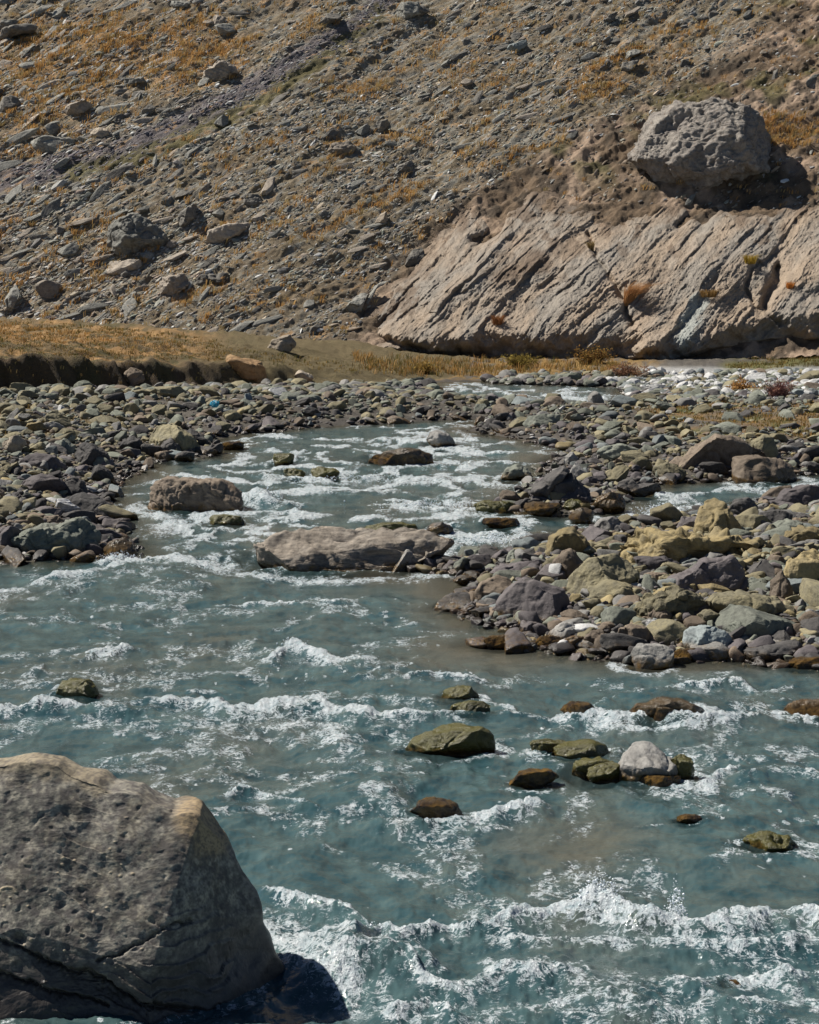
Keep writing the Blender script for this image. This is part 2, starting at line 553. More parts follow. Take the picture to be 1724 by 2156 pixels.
bF = grid_faces(*X.shape, keep=fb)
C = col.reshape(-1, 3)

def soil_mat(name, bump=.6, s=1.0):
    g = NG(name)
    co = g.coord()
    na = g.noise(co, 3 * s, 6, .65); nb = g.noise(co, 22 * s, 5, .7)
    v = g.math('MULTIPLY', g.math('MULTIPLY_ADD', na, 1.0, .5), g.math('MULTIPLY_ADD', nb, 1.1, .45))
    vm = g.n.new('ShaderNodeVectorMath'); vm.operation = 'SCALE'
    g.l.new(g.attr('Col', 'Color'), vm.inputs[0]); g.l.new(v, vm.inputs['Scale'])
    return g.done(g.principled(vm.outputs[0], .9, g.bump(g.math('ADD', na, nb), bump, .12 / s), .25).outputs[0])

M_SOIL = soil_mat('gravel_soil')
M_TURF = soil_mat('dry_turf_soil', .8)
a, b, c = compact(V, gF, C)
tag(link('ground', mesh_from('ground', a, b, True, c), M_SOIL), kind='structure')
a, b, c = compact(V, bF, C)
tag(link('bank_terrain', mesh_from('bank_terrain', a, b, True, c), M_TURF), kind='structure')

# ------------------------------------------------------------------ hill mesh
ys = np.concatenate([np.linspace(83, 128, 860), np.linspace(128.6, 210, 60)])
u = np.linspace(-0.38, 0.38, 1250)
U, Y = np.meshgrid(u, ys)
X = U * Y
Z = hill_h(X, Y)
PX, PY = project(X, Y, Z)
A = X * STR[0] + Y * STR[1]; Cc = -X * STR[1] + Y * STR[0]
soil = zone_soil(PX, PY)
# rough clods in the brown soil, small steps in the scree
Z = Z + soil * (.13 * fbm2(X * 1.3, Y * 1.3, 4, 101, .6)) + (1 - soil) * .05 * fbm2(A * 2.5, Cc * 7, 3, 111)
m1 = fbm2(A * .18, Cc * .5, 4, 121); m2 = fbm2(A * .8, Cc * 2.4, 4, 131); m3 = fbm2(A * 3, Cc * 8, 3, 141)
col = np.empty(X.shape + (3,)); col[:] = (.20, .16, .105)
col = blend(col, sstep(-.2, .35, m2), C_GREY * .95)
col = blend(col, sstep(.0, .5, m1) * .6, C_DIRT)
low = sstep(480, 620, PY) * sstep(380, 520, PX)
col = blend(col, low * .6 * sstep(-.3, .3, m1 + m2), (.19, .145, .09))
gul = sstep(34, 14, seg_dist(PX, PY, GULLY) + 14 * m2)
col = blend(col, gul * .9, C_GRAV)
mos = sstep(26, 4, seg_dist(PX, PY, MOSSL) + 16 * m2)
col = blend(col, mos * .75, C_MOSS)
col = blend(col, zone_org(PX, PY) * sstep(-.25, .3, m2 + .3 * m3) * .8, (.37, .215, .085))
col = blend(col, (1 - soil) * sstep(.45, .75, m2 + .35 * m3) * .6, (.42, .245, .095))
scol = np.empty_like(col); scol[:] = (.165, .117, .075)
scol = blend(scol, sstep(-.1, .5, fbm2(X * .35, Y * .35, 4, 151)), (.36, .265, .19))
scol = blend(scol, sstep(.1, .5, fbm2(X * .9, Y * .9, 4, 161)) * .8, C_DARK)
scol = blend(scol, sstep(.25, .6, fbm2(X * .3, Y * .3, 3, 171)) * sstep(420, 330, PY) * .7, (.11, .10, .035))
col = col * (1 - soil[..., None]) + scol * soil[..., None]
V = np.stack([X, Y, Z], -1).reshape(-1, 3)
HF = grid_faces(*X.shape)
HILL = link('hill', mesh_from('hill', V, HF, True, col.reshape(-1, 3)), soil_mat('hillside_soil', .7, .8))
tag(HILL, kind='structure')

# ------------------------------------------------------------------ rock cliff at the hill foot
def build_cliff():
    out = [(738, 732), (764, 672), (800, 615), (850, 555), (905, 500), (950, 450), (985, 425), (1035, 392), (1080, 385), (1120, 382), (1145, 395), (1190, 415),
           (1260, 430), (1340, 425), (1420, 415), (1490, 405), (1500, 385), (1560, 430), (1640, 440), (1724, 420), (2120, 400),
           (2120, 722), (1724, 716), (1650, 722), (1600, 728), (1540, 738), (1490, 752), (1420, 768), (1330, 764), (1210, 758), (1100, 760), (1000, 756), (880, 752), (780, 752), (745, 744)]
    nx, ny = 1300, 420
    px = np.linspace(705, 2080, nx); py = np.linspace(372, 790, ny)
    PXg, PYg = np.meshgrid(px, py)
    r = ray(PXg, PYg)
    # meet the coarse slope  z = .7 (y - (88 - .12 x)) + .25
    t = (0.25 - 0.7 * 85.0 - CAM_H) / (r[..., 2] - .7 * r[..., 1] - .7 * .12 * r[..., 0])
    P = r * t[..., None]
    P[..., 2] += CAM_H
    for _ in range(2):
        zc = hill_h(P[..., 0], P[..., 1], False)
        P[..., 1] += (P[..., 2] - zc) / .7
    nrm = np.array([-.16, -.98, .08]); nrm /= np.linalg.norm(nrm)
    jx = 14 * fbm2(PXg / 60, PYg / 60, 3, 205); jy = 14 * fbm2(PXg / 60, PYg / 60, 3, 207)
    d = seg_dist(PXg + jx, PYg + jy, out, True)
    ins = inside(PXg + jx, PYg + jy, out)
    sd = np.where(ins, d, -d)
    top_line = interp(PXg, [(738, 732), (850, 555), (950, 450), (1035, 392), (1190, 415), (1500, 400), (1990, 410)])
    bulge = sstep(-12, 14, sd) * (.03 + 1.6 * sstep(0, 190, PYg - top_line) * sstep(-6, 60, sd)) - 0.9 * sstep(6, -14, sd)
    # strata: slanting beds that rise to the upper right, each with a broken lower right edge
    th = math.radians(47)
    ca = (PXg * math.cos(th) - PYg * math.sin(th)); cc = (PXg * math.sin(th) + PYg * math.cos(th))     # along, across in photo units
    cc = cc + 13 * fbm2(ca / 260, cc / 170, 2, 211) + 5 * fbm2(ca / 60, cc / 30, 3, 213)
    def beds(w, s, amp):
        q = cc / w + .35 * perlin2(ca / (w * 6), cc / (w * 2), s)
        k = np.floor(q); f = q - k
        jj = np.floor(ca / (w * 2.6) + 7.13 * np.sin(k * 12.9898) + .25 * perlin2(ca / 40, cc / 30, s + 3))
        hh_ = np.sin(k * 127.1 + jj * 311.7 + s) * 43758.5453; hh_ = hh_ - np.floor(hh_)
        on = perlin2(k * 7.3, ca / (w * 4.5) + k * 3.7, s + 1)
        lift = np.clip(.15 + .75 * hh_ ** 1.5 + .6 * on, .02, 1.3)
        saw = (f ** 1.6) * (1 - sstep(.90, 1.0, f))
        return amp * lift * saw
    disp = beds(88, 221, .27) + beds(36, 231, .17) + beds(14, 241, .075) + beds(6, 243, .03)
    disp += .50 * fbm2(ca / 210, cc / 130, 4, 251) + .05 * ridge2(ca / 60, cc / 14, 3, 261)
    disp += .05 * fbm2(PXg / 9, PYg / 9, 4, 263, .6)
    # joints that cross the beds
    for ln, w_, dep in (([(1235, 500), (1260, 545), (1285, 590), (1330, 640), (1332, 690)], 5, .45), ([(1595, 560), (1570, 610), (1600, 660), (1640, 690)], 5, .35),
                        ([(1450, 430), (1480, 470), (1500, 440)], 9, .7), ([(1645, 570), (1630, 620), (1610, 650)], 10, .8), ([(1050, 452), (1040, 495), (1010, 510)], 12, .9),
                        ([(780, 705), (850, 725), (900, 735)], 8, .7), ([(1500, 405), (1475, 440), (1430, 480)], 7, .6)):
        dd = seg_dist(PXg + .6 * jx, PYg + .6 * jy, ln)
        disp -= dep * np.exp(-(dd / w_) ** 2)
    # undercut foot
    footy = interp(PXg, [(776, 742), (1000, 756), (1330, 764), (1420, 768), (1490, 752), (1600, 728), (1990, 722)])
    und = sstep(14, 2, footy - PYg + 5 * jx / 14) * interp(PXg, [(776, .5), (1000, .3), (1300, .4), (1400, 1.3), (1990, 1.6)])
    bulge = bulge - und
    h = bulge + disp * sstep(-4, 30, sd)
    P = P + nrm * h[..., None]
    keep = sd > -30
    kf = keep[:-1, :-1] & keep[1:, 1:]
    n1 = fbm2(ca / 160, cc / 60, 4, 271); n2 = fbm2(ca / 40, cc / 12, 4, 281); n3 = fbm2(PXg / 70, PYg / 70, 4, 291)
    col = np.empty(PXg.shape + (3,)); col[:] = (.32, .26, .20)
    col = blend(col, sstep(-.1, .5, n1) * .8, (.275, .25, .215))
    col = blend(col, sstep(.1, .6, n2) * .6, (.19, .165, .135))
    col = blend(col, sstep(0, .6, -n1) * .6, (.36, .275, .195))
    sl = sstep(30, 6, seg_dist(PXg, PYg, [(1480, 640), (1450, 690), (1440, 720)]) + 12 * n2)
    col = blend(col, sl * .8, (.33, .36, .34))
    dirt = sstep(75, 0, PYg - top_line + 80 * n3 + 25 * n2) + .9 * sstep(.30, .55, n3 + .25 * n2) * sstep(260, 60, PYg - top_line)
    col = blend(col, np.clip(dirt, 0, 1) * .85, (.15, .105, .07))
    dk = sstep(34, 6, seg_dist(PXg, PYg, [(1060, 590), (1110, 570), (1150, 560)]) + 14 * n3)
    col = blend(col, dk * .8, (.13, .09, .06))
    Vv = P.reshape(-1, 3)
    fa = grid_faces(ny, nx, keep=kf)
    v2, f2, c2 = compact(Vv, fa, col.reshape(-1, 3))
    g = NG('bedded_cliff_rock')
    co = g.coord()
    na = g.noise(co, 2.2, 6, .7); nb = g.noise(co, 14, 5, .75)
    v = g.math('MULTIPLY', g.math('MULTIPLY_ADD', na, .9, .55), g.math('MULTIPLY_ADD', nb, 1.0, .5))
    vm = g.n.new('ShaderNodeVectorMath'); vm.operation = 'SCALE'
    g.l.new(g.attr('Col', 'Color'), vm.inputs[0]); g.l.new(v, vm.inputs['Scale'])
    m = g.done(g.principled(vm.outputs[0], .85, g.bump(g.math('ADD', na, nb), .7, .14), .35).outputs[0])
    o = link('rock_cliff', mesh_from('rock_cliff', v2, f2, True, c2), m)
    tag(o, 'tan bedded rock cliff with slanting layers rising behind the far bank', 'cliff')
build_cliff()

# ------------------------------------------------------------------ rocks shaped one by one
HERO = []           # (object, px, py, half width px, half height px, short phrase)

def outline_rock(spec, sub=4):
    """spec: dict(poly=[(x,y)...] photo outline, mat, label, ...): a solid rock of real depth with that front outline"""
    poly = np.array(spec['poly'], float)
    mid_ = (poly.min(0) + poly.max(0)) / 2
    poly = np.stack([mid_[0] + (poly[:, 0] - mid_[0]) * 1.05, np.where(poly[:, 1] < mid_[1], mid_[1] + (poly[:, 1] - mid_[1]) * 1.08, poly[:, 1])], -1)
    seed = spec['seed']
    r = np.random.default_rng(seed)
    x0, y0 = poly.min(0); x1, y1 = poly.max(0)
    w, h = x1 - x0, y1 - y0
    base = spec.get('base', y1)
    fn = spec.get('fn', terrain)
    bx = (x0 + x1) / 2
    gx, gy, gz = hit(bx, base - .02 * h, fn)
    dist = math.hypot(gy, 0)
    s0 = dist / F
    depth = spec.get('depth', 0.5 * max(min(w, 2.6 * h) * .78, h * .75)) * s0
    sink = spec.get('sink', .18)
    cx, cy = (x0 + x1) / 2, (y0 + y1) / 2
    # sunk base: lower quarter of the outline is drawn down into the ground
    q = poly.copy()
    lowm = q[:, 1] > y1 - .22 * h
    q[lowm, 1] += sink * h
    cy = cy + .10 * h
    yc = gy + depth * .55
    rr = ray(cx, cy)
    tt = yc / rr[1]
    C0 = rr * tt + np.array([0, 0, CAM_H])
    if gz < .02 and fn is terrain: C0[2] += spec.get('lift', .05)
    s = tt / F
    asp = max(1.0, (q[:, 0].max() - q[:, 0].min()) / (q[:, 1].max() - q[:, 1].min()))
    Q = np.stack([(q[:, 0] - cx) * s, (cy - q[:, 1]) * s * asp], -1)
    # R(theta)
    nth = 720
    th = np.linspace(-np.pi, np.pi, nth, endpoint=False)
    R = np.zeros(nth)
    ex, ez = np.cos(th), np.sin(th)
    for k in range(len(Q)):
        a = Q[k]; b = Q[(k + 1) % len(Q)]
        e = b - a
        den = ex * e[1] - ez * e[0]
        den = np.where(np.abs(den) < 1e-9, 1e-9, den)
        t_ = (a[0] * e[1] - a[1] * e[0]) / den
        u_ = (a[0] * ez - a[1] * ex) / den
        ok = (u_ >= -1e-6) & (u_ <= 1 + 1e-6) & (t_ > 0)
        R = np.where(ok & (t_ > R), t_, R)
    R = np.where(R <= 0, np.median(R), R)
    sm = spec.get('smooth', 9)
    ker = np.hanning(sm + 2)[1:-1]; ker /= ker.sum()
    R = np.convolve(np.concatenate([R[-sm:], R, R[:sm]]), ker, 'same')[sm:-sm]
    D, Fa = ICO[sub]
    ang = np.arctan2(D[:, 2], D[:, 0])
    idx = (ang + np.pi) / (2 * np.pi) * nth
    i0 = np.floor(idx).astype(int) % nth; i1 = (i0 + 1) % nth; fr = idx - np.floor(idx)
    Rv = R[i0] * (1 - fr) + R[i1] * fr
    cl = np.hypot(D[:, 0], D[:, 2])
    e = spec.get('square', .72)
    gcl = cl ** e
    yy = np.sign(D[:, 1]) * np.abs(D[:, 1]) ** e * depth
    P = np.stack([np.cos(ang) * Rv * gcl, yy, np.sin(ang) * Rv * gcl / asp], -1)
    size = math.sqrt(w * h) * s
    for _ in range(spec.get('cuts', 9)):
        n = r.normal(size=3) * np.array([1, .8, 1]); n[1] = (-1 if r.random() < .72 else 1) * (abs(n[1]) + .45); n /= np.linalg.norm(n)
        pr = P @ n
        o = np.quantile(pr, r.uniform(.80, .95))
        P = P - n * (np.maximum(pr - o, 0) * .9)[:, None]
    for n, qn in spec.get('planes', []):
        n = np.array(n, float); n /= np.linalg.norm(n)
        pr = P @ n; o = np.quantile(pr, qn)
        P = P - n * (np.maximum(pr - o, 0) * .95)[:, None]
    N = vnormals(P, Fa)
    am = spec.get('noise', .058) * size
    fq = spec.get('freq', 2.3) / size
    dsp = am * fbm3(P * fq, 5, seed % 83, .55)
    dsp -= am * .8 * np.maximum(0, .12 - np.abs(perlin3(P * fq * .8, seed % 71))) / .12 * spec.get('crack', .9)
    if spec.get('rough'):
        k_ = spec['rough']
        dsp -= am * .6 * k_ * sstep(.05, 0, np.abs(perlin3(P * fq * 1.3 * np.array([1, 1, 1.7]), 7)))
        dsp -= am * .35 * k_ * sstep(.06, 0, np.abs(perlin3(P * fq * 3.1 * np.array([1, 1, 1.4]), 8)))
        dsp += am * .45 * k_ * fbm3(P * fq * 3.7, 3, 19, .6)
    if spec.get('strata'):
        sx, sy, sz = spec['strata']
        qd = (P @ np.array([sx, sy, sz])) * spec.get('sfreq', 9) / size
        qd = qd + .6 * perlin3(P * fq * .7, 5)
        dsp += am * .8 * (qd - np.floor(qd) - .5)
    P = P + N * dsp[:, None]
    zmin = P[:, 2].min()
    me = mesh_from(spec['name'], P - np.array([0, 0, zmin]), Fa, True)
    o = link(spec['name'], me, ROCK[spec['mat']] if isinstance(spec['mat'], str) else spec['mat'], (C0[0], C0[1], C0[2] + zmin))
    tag(o, spec['label'], spec.get('cat', 'boulder'), spec.get('group'))
    HERO.append((o, cx, (y0 + y1) / 2, w / 2, h / 2, spec.get('short')))
    return o

_seed = [100]
def H(mt, label, poly, short=None, name='boulder', sub=4, **k):
    _seed[0] += 1
    if isinstance(poly, tuple):          # (x0, x1, y0, y1): a generic lumpy outline in that box
        x0, x1, y0, y1 = poly
        r = np.random.default_rng(_seed[0])
        cx, cy, a, b = (x0 + x1) / 2, (y0 + y1) / 2, (x1 - x0) / 2, (y1 - y0) / 2
        sk = r.uniform(-.35, .35)
        pts = []
        for q in np.linspace(0, 2 * np.pi, 11, endpoint=False):
            ex = .75
            xx = np.sign(math.cos(q)) * abs(math.cos(q)) ** ex; yy = np.sign(math.sin(q)) * abs(math.sin(q)) ** ex
            rr = r.uniform(.84, 1.06)
            pts.append((cx + a * (xx * rr + sk * (yy if yy > 0 else 0)), cy - b * yy * rr))
        poly = pts
    d = dict(mat=mt, label=label, poly=poly, seed=_seed[0], name=name, short=short)
    d.update(k)
    return outline_rock(d, sub)

# --- on the hillside
H('hilltan', 'huge rounded grey boulder perched on the brown slope above the cliff', [(1312, 310), (1330, 262), (1348, 236), (1392, 223), (1452, 217), (1507, 218), (1552, 226), (1590, 234), (1618, 248), (1634, 280), (1634, 325), (1592, 356), (1540, 376), (1497, 390), (1462, 395), (1417, 380), (1377, 372), (1342, 350), (1322, 330)],
  'the huge perched boulder', sub=6, noise=.052, freq=3.6, depth=120, cuts=8, sink=.04, crack=.55, rough=.55, planes=[((-.30, -.72, .62), .86)], mat=rock_mat('lichened_boulder_rock', (.24, .215, .19), (.32, .29, .25), (.13, .115, .105), wet=False, scale=.6, bump=1.0, lichen=(.20, .13, .09)))
H('slate', 'big dark rounded boulder with a black shadow on the left of the slope', [(227, 534), (227, 494), (245, 467), (280, 454), (325, 459), (350, 469), (355, 489), (345, 520), (300, 532), (260, 542), (235, 542)], 'the big shadowed hill boulder', sub=5, noise=.06, freq=4, crack=1)
H('hilldark', 'long dark slab propped behind the big shadowed hill boulder', [(345, 475), (395, 436), (440, 426), (446, 434), (410, 458), (372, 480)], 'the propped dark slab')
H('hilltan', 'flat pale slab lying below the big shadowed hill boulder', [(225, 572), (232, 552), (295, 547), (303, 560), (280, 574), (240, 576)], 'the flat pale slab')
H('hilltan', 'rough brown crag sticking out of the slope among small rubble', [(332, 604), (345, 584), (390, 574), (402, 594), (372, 614), (345, 624)], 'the rough brown crag', noise=.09, freq=4)
H('slate', 'wedge shaped grey block below the rough brown crag', [(255, 634), (280, 614), (302, 622), (280, 638)], None)
H('hilldark', 'flat dark slab leaning downhill on the lower left slope', [(135, 637), (165, 622), (205, 612), (208, 620), (190, 638)], 'the flat dark leaning slab')
H('hilldark', 'dark round rock alone on the grey scree', [(511, 430), (517, 410), (545, 406), (556, 420), (545, 436), (520, 438)], 'the dark round scree rock', noise=.08)
H('slate', 'square cut grey block with a black side at the left of the slope', [(63, 300), (95, 288), (125, 290), (165, 295), (170, 310), (115, 318), (90, 321)], 'the square cut block', square=.5)
H('tan', 'pale tan rock beside the gravel gully', [(190, 280), (200, 267), (225, 273), (231, 285), (205, 291)], 'the pale gully rock')
H('hilltan', 'large tan boulder beside the top of the gravel gully', [(425, 175), (433, 148), (470, 132), (512, 124), (522, 132), (500, 150), (455, 172)], 'the large tan boulder', strata=(.4, .1, .9))
H('hilltan', 'long tan slab lying in orange grass', [(110, 246), (150, 220), (200, 205), (207, 218), (165, 240), (128, 249)], 'the long tan slab')
H('hilldark', 'black shadowed rock at the left edge amid orange grass', [(-10, 228), (2, 205), (30, 204), (58, 225), (45, 233), (5, 234)], 'the black edge rock')
H('hilltan', 'blocky brown rock near the top of the slope', [(443, 55), (450, 30), (480, 36), (462, 53)], 'the blocky top rock')
H('slate', 'smooth pale slab at the top edge of the picture', [(357, 12), (362, 2), (398, 4), (402, 16), (380, 19)], 'the top edge slab')
H('slate', 'long grey slab in orange grass below the tan boulder', [(250, 180), (262, 166), (310, 163), (316, 175), (285, 184)], None)
H('hilldark', 'dark jagged slab above the gravel gully', [(660, 57), (690, 30), (720, 24), (716, 42), (685, 58)], 'the dark jagged slab')
H('slate', 'grey faceted boulder cut by the top edge beside the gully', [(825, 30), (838, 8), (880, 4), (885, 30), (850, 43)], 'the faceted top boulder')
H('hilltan', 'pale knobbly boulder among tilted slabs', [(688, 322), (698, 302), (735, 298), (750, 308), (738, 322), (705, 328)], 'the knobbly pale boulder', noise=.08)
H('hilldark', 'dark slab tilted above the knobbly pale boulder', [(663, 302), (690, 277), (716, 270), (712, 280), (680, 302)], None)
H('hilldark', 'dark pointed rock standing on the middle slope', [(786, 282), (793, 256), (815, 253), (819, 262), (800, 280)], 'the dark pointed rock')
H('blue', 'smooth blue grey slab on the upper middle slope', [(1062, 110), (1072, 95), (1108, 84), (1108, 97), (1080, 112)], 'the smooth blue grey slab')
H('slate', 'flat grey slab tilted on the upper right slope', [(1302, 122), (1320, 108), (1355, 101), (1345, 114), (1315, 126)], 'the flat upper slab')
H('hilldark', 'dark cleft rock below the flat upper slab', [(1305, 150), (1312, 132), (1345, 127), (1340, 143), (1318, 152)], None)
H('hilldark', 'thin dark slab standing on edge near the top of the slope', [(1257, 52), (1282, 32), (1300, 26), (1293, 40), (1268, 56)], 'the thin standing slab')
H('hilldark', 'dark rock at the top edge right of the gully', [(858, 34), (870, 12), (898, 6), (905, 22), (880, 36)], None)
H('hilldark', 'dark tilted slab on the middle slope left of the cliff top', [(825, 368), (838, 350), (868, 336), (875, 345), (850, 365)], 'the dark tilted slab')
H('hilldark', 'dark square rock beside the left edge of the cliff', [(850, 552), (865, 528), (890, 517), (896, 528), (880, 560), (862, 562)], 'the square rock by the cliff')
H('slate', 'long grey slabby rock on the slope left of the cliff', [(715, 655), (735, 635), (770, 608), (775, 618), (755, 655), (728, 662)], 'the slabby rock left of the cliff')
H('tan', 'pale tan boulder above the left cliff edge', [(785, 472), (800, 450), (822, 443), (818, 466), (800, 477)], 'the pale tan boulder')
H('hilltan', 'broad tan slab beside the propped dark slab', [(432, 512), (440, 486), (480, 472), (530, 470), (520, 484), (470, 508)], 'the broad tan slab')
H('tan', 'pale rough rock outcrop at the hill foot behind the bank', [(555, 738), (575, 715), (610, 706), (625, 722), (605, 740)], 'the pale foot rock')
H('hilldark', 'dark heap of broken rock beside the rough brown crag', [(405, 600), (425, 580), (470, 575), (492, 586), (460, 602)], None, noise=.1)
H('slate', 'tilted grey slab on the left edge of the lower slope', [(-5, 660), (20, 615), (55, 590), (62, 600), (35, 640), (10, 668)], 'the tilted edge slab')
H('hilldark', 'long dark ledge at the upper left edge of the slope', [(-10, 92), (10, 62), (40, 52), (76, 57), (70, 70), (25, 78)], 'the dark upper ledge')
H('slate', 'pale boulder behind the dark upper ledge', [(-8, 66), (5, 45), (30, 40), (42, 52), (20, 66)], None)

# --- far bank
H('rust', 'orange boulder resting against the grassy bank', [(472, 766), (485, 750), (525, 757), (550, 766), (562, 780), (570, 800), (530, 808), (492, 802)], 'the orange boulder', noise=.07, base=814, sink=.05)
H('tan', 'low pinkish rock at the foot of the grassy bank', [(620, 790), (632, 778), (655, 790), (668, 803), (640, 806)], 'the pinkish rock', wet=None)
H('brown', 'small orange brown rock half buried in the shaded bank', (258, 310, 775, 815), None)
# --- left bank
H('khaki', 'tall khaki boulder at the left waterline with a dark right side', [(312, 945), (316, 915), (325, 896), (345, 893), (375, 898), (405, 922), (420, 938), (430, 952), (320, 952)], 'the tall khaki boulder', sub=5)
H('dark', 'dark slab against the right of the tall khaki boulder', [(385, 918), (398, 903), (420, 912), (440, 932), (436, 942), (410, 945)], None)
H('dark', 'dark pointed rock in front of the tall khaki boulder', [(330, 952), (345, 930), (358, 924), (375, 935), (384, 953)], None)
H('dark', 'dark flat rock at the waterline right of the tall khaki boulder', [(403, 957), (412, 942), (440, 940), (458, 950), (455, 958)], None)
H('brown', 'small brown wet rock below the tall khaki boulder', (325, 370, 953, 974), None)
H('dark', 'small black wet rock at the water edge below the tall khaki boulder', (368, 411, 955, 975), None)
H('dark', 'dark rounded boulder between khaki stones on the left bank', [(250, 948), (258, 925), (280, 917), (298, 928), (302, 950), (270, 953)], 'the dark rounded boulder')
H('dark', 'large dark boulder with a khaki crown on the left bank', [(155, 972), (160, 945), (172, 932), (195, 938), (225, 955), (240, 982), (200, 985)], 'the large dark boulder', sub=5)
H('purple', 'broad dark boulder low on the left bank', [(38, 978), (52, 960), (80, 954), (115, 962), (140, 982), (100, 990), (50, 988)], 'the broad dark boulder')
H('tan', 'pale orange block at the left picture edge on the bank', [(3, 950), (10, 924), (35, 917), (52, 928), (58, 948), (30, 955)], 'the pale orange block', wet=None)
H('green', 'smooth green grey boulder on the left bank', [(108, 956), (114, 932), (135, 924), (155, 938), (158, 956)], 'the smooth green boulder')
H('khaki', 'khaki angular boulder in the dry turf of the left bank', [(90, 890), (98, 872), (118, 864), (140, 880), (142, 892), (110, 896)], 'the khaki angular boulder')
H('yellow', 'yellow flat stone left of the khaki angular boulder', [(45, 906), (60, 892), (85, 888), (96, 902), (75, 910)], None)
H('dark', 'dark wedge boulder halfway down the left bank', [(120, 1040), (128, 1010), (150, 1000), (175, 1012), (192, 1040), (160, 1048)], 'the dark wedge boulder')
H('purple', 'long dark flat boulder at the left of the lower bank', [(36, 1036), (50, 1010), (85, 1000), (125, 1006), (138, 1028), (110, 1042), (60, 1042)], 'the long dark flat boulder')
H('dark', 'dark upright block at the left waterline', [(185, 1010), (192, 988), (208, 978), (228, 988), (246, 1015), (215, 1022)], 'the dark upright block')
H('dark', 'smooth black boulder at the left waterline beside the streaked stone', [(140, 1072), (148, 1048), (172, 1039), (205, 1048), (232, 1064), (246, 1084), (205, 1090), (165, 1086)], 'the smooth black boulder', sub=5, noise=.03)
g_ = rock_mat('white_streaked_rock', (.42, .42, .42), (.62, .62, .63), (.12, .12, .13), strata=.95, scale=2.2)
H('grey', 'white streaked stone like driftwood lying across the dark stones', [(94, 1055), (105, 1045), (130, 1047), (158, 1062), (182, 1078), (180, 1085), (150, 1082), (118, 1070)], 'the white streaked stone', mat=g_, depth=14)
H('purple', 'purple grey slab just left of the smooth black boulder', (62, 128, 1068, 1098), None)
H('green', 'large rough grey green boulder at the left waterline', [(10, 1172), (18, 1150), (35, 1136), (70, 1120), (120, 1116), (150, 1104), (166, 1098), (185, 1108), (200, 1125), (206, 1163), (195, 1180), (100, 1182), (25, 1181)], 'the rough grey green boulder', sub=5, noise=.06, freq=4)
H('wetbrown', 'wet brown rounded boulder splashed by the river beside the green boulder', [(205, 1178), (215, 1162), (235, 1147), (258, 1139), (275, 1148), (284, 1165), (284, 1180)], 'the wet brown boulder')
H('purple', 'dark purple boulder behind the rough grey green boulder', [(-8, 1150), (-2, 1110), (20, 1100), (45, 1118), (40, 1140), (10, 1160)], None)
H('brown', 'dark brown block right of the purple grey slab', (90, 150, 1085, 1112), None)
# --- in the river, upper
H('brown', 'big square brown boulder standing alone in the left rapids', [(315, 1070), (318, 1040), (326, 1026), (350, 1013), (400, 1018), (465, 1020), (490, 1032), (503, 1048), (507, 1066), (500, 1081), (420, 1083), (340, 1081)], 'the big square river boulder', sub=5, square=.55, planes=[((0, -1, .15), .80)], noise=.045, freq=4)
H('grey', 'long low tan rock island in the middle of the river', [(470, 1202), (500, 1176), (545, 1154), (605, 1131), (650, 1119), (685, 1116), (740, 1129), (800, 1120), (865, 1120), (915, 1128), (948, 1160), (960, 1200), (860, 1206), (600, 1206)], 'the long rock island', sub=5, strata=(.3, .3, .9), sfreq=5, noise=.04, freq=3.2, sink=.25, depth=70, square=.75, cuts=3, planes=[((.0, -.5, .86), .66), ((.1, -.8, .5), .80)], mat=rock_mat('banded_island_rock', (.37, .315, .25), (.45, .395, .33), (.24, .20, .16), strata=.7, bump=.8, scale=1.4, wet_top=.16))
H('moss', 'low mossy green slab behind the rock island', [(752, 1127), (770, 1112), (830, 1107), (872, 1112), (885, 1128)], 'the low mossy slab', sink=.5)
H('dark', 'small dark rock right of the low mossy slab', [(893, 1125), (905, 1110), (930, 1105), (957, 1118), (955, 1127)], None, sink=.4)
H('wetbrown', 'dark flat rock awash in the upper middle rapids', [(762, 978), (790, 960), (840, 950), (880, 952), (908, 964), (912, 974), (850, 979)], 'the dark awash rock', sink=.4)
H('grey', 'round grey boulder in the water near the far cobble bar', [(893, 928), (898, 915), (920, 911), (945, 920), (960, 938), (940, 943), (905, 940)], 'the round grey river boulder')
H('green', 'green grey boulder overrun by water by the right bank', [(1055, 1010), (1068, 990), (1090, 984), (1112, 994), (1124, 1010), (1090, 1016)], 'the overrun green boulder')
H('moss', 'small mossy rock breaking water above the square boulder', (565, 618, 960, 983), None, sink=.5)
H('moss', 'brown mossy rock in the white rapids', (598, 642, 992, 1012), None, sink=.5)
H('moss', 'dark mossy rock right of the brown mossy rock in the rapids', (655, 712, 989, 1012), 'the dark mossy rapids rock', sink=.5)
H('moss', 'flat mossy rock just under water below the square boulder', (435, 518, 1090, 1108), None, sink=.6)
H('wetbrown', 'small dark rock awash left of the tall khaki boulder shore', (465, 512, 934, 948), None, sink=.5)
H('wetbrown', 'low wet rock awash in the rapids near the right bank', (700, 740, 1145, 1160), None, sink=.6) if False else None
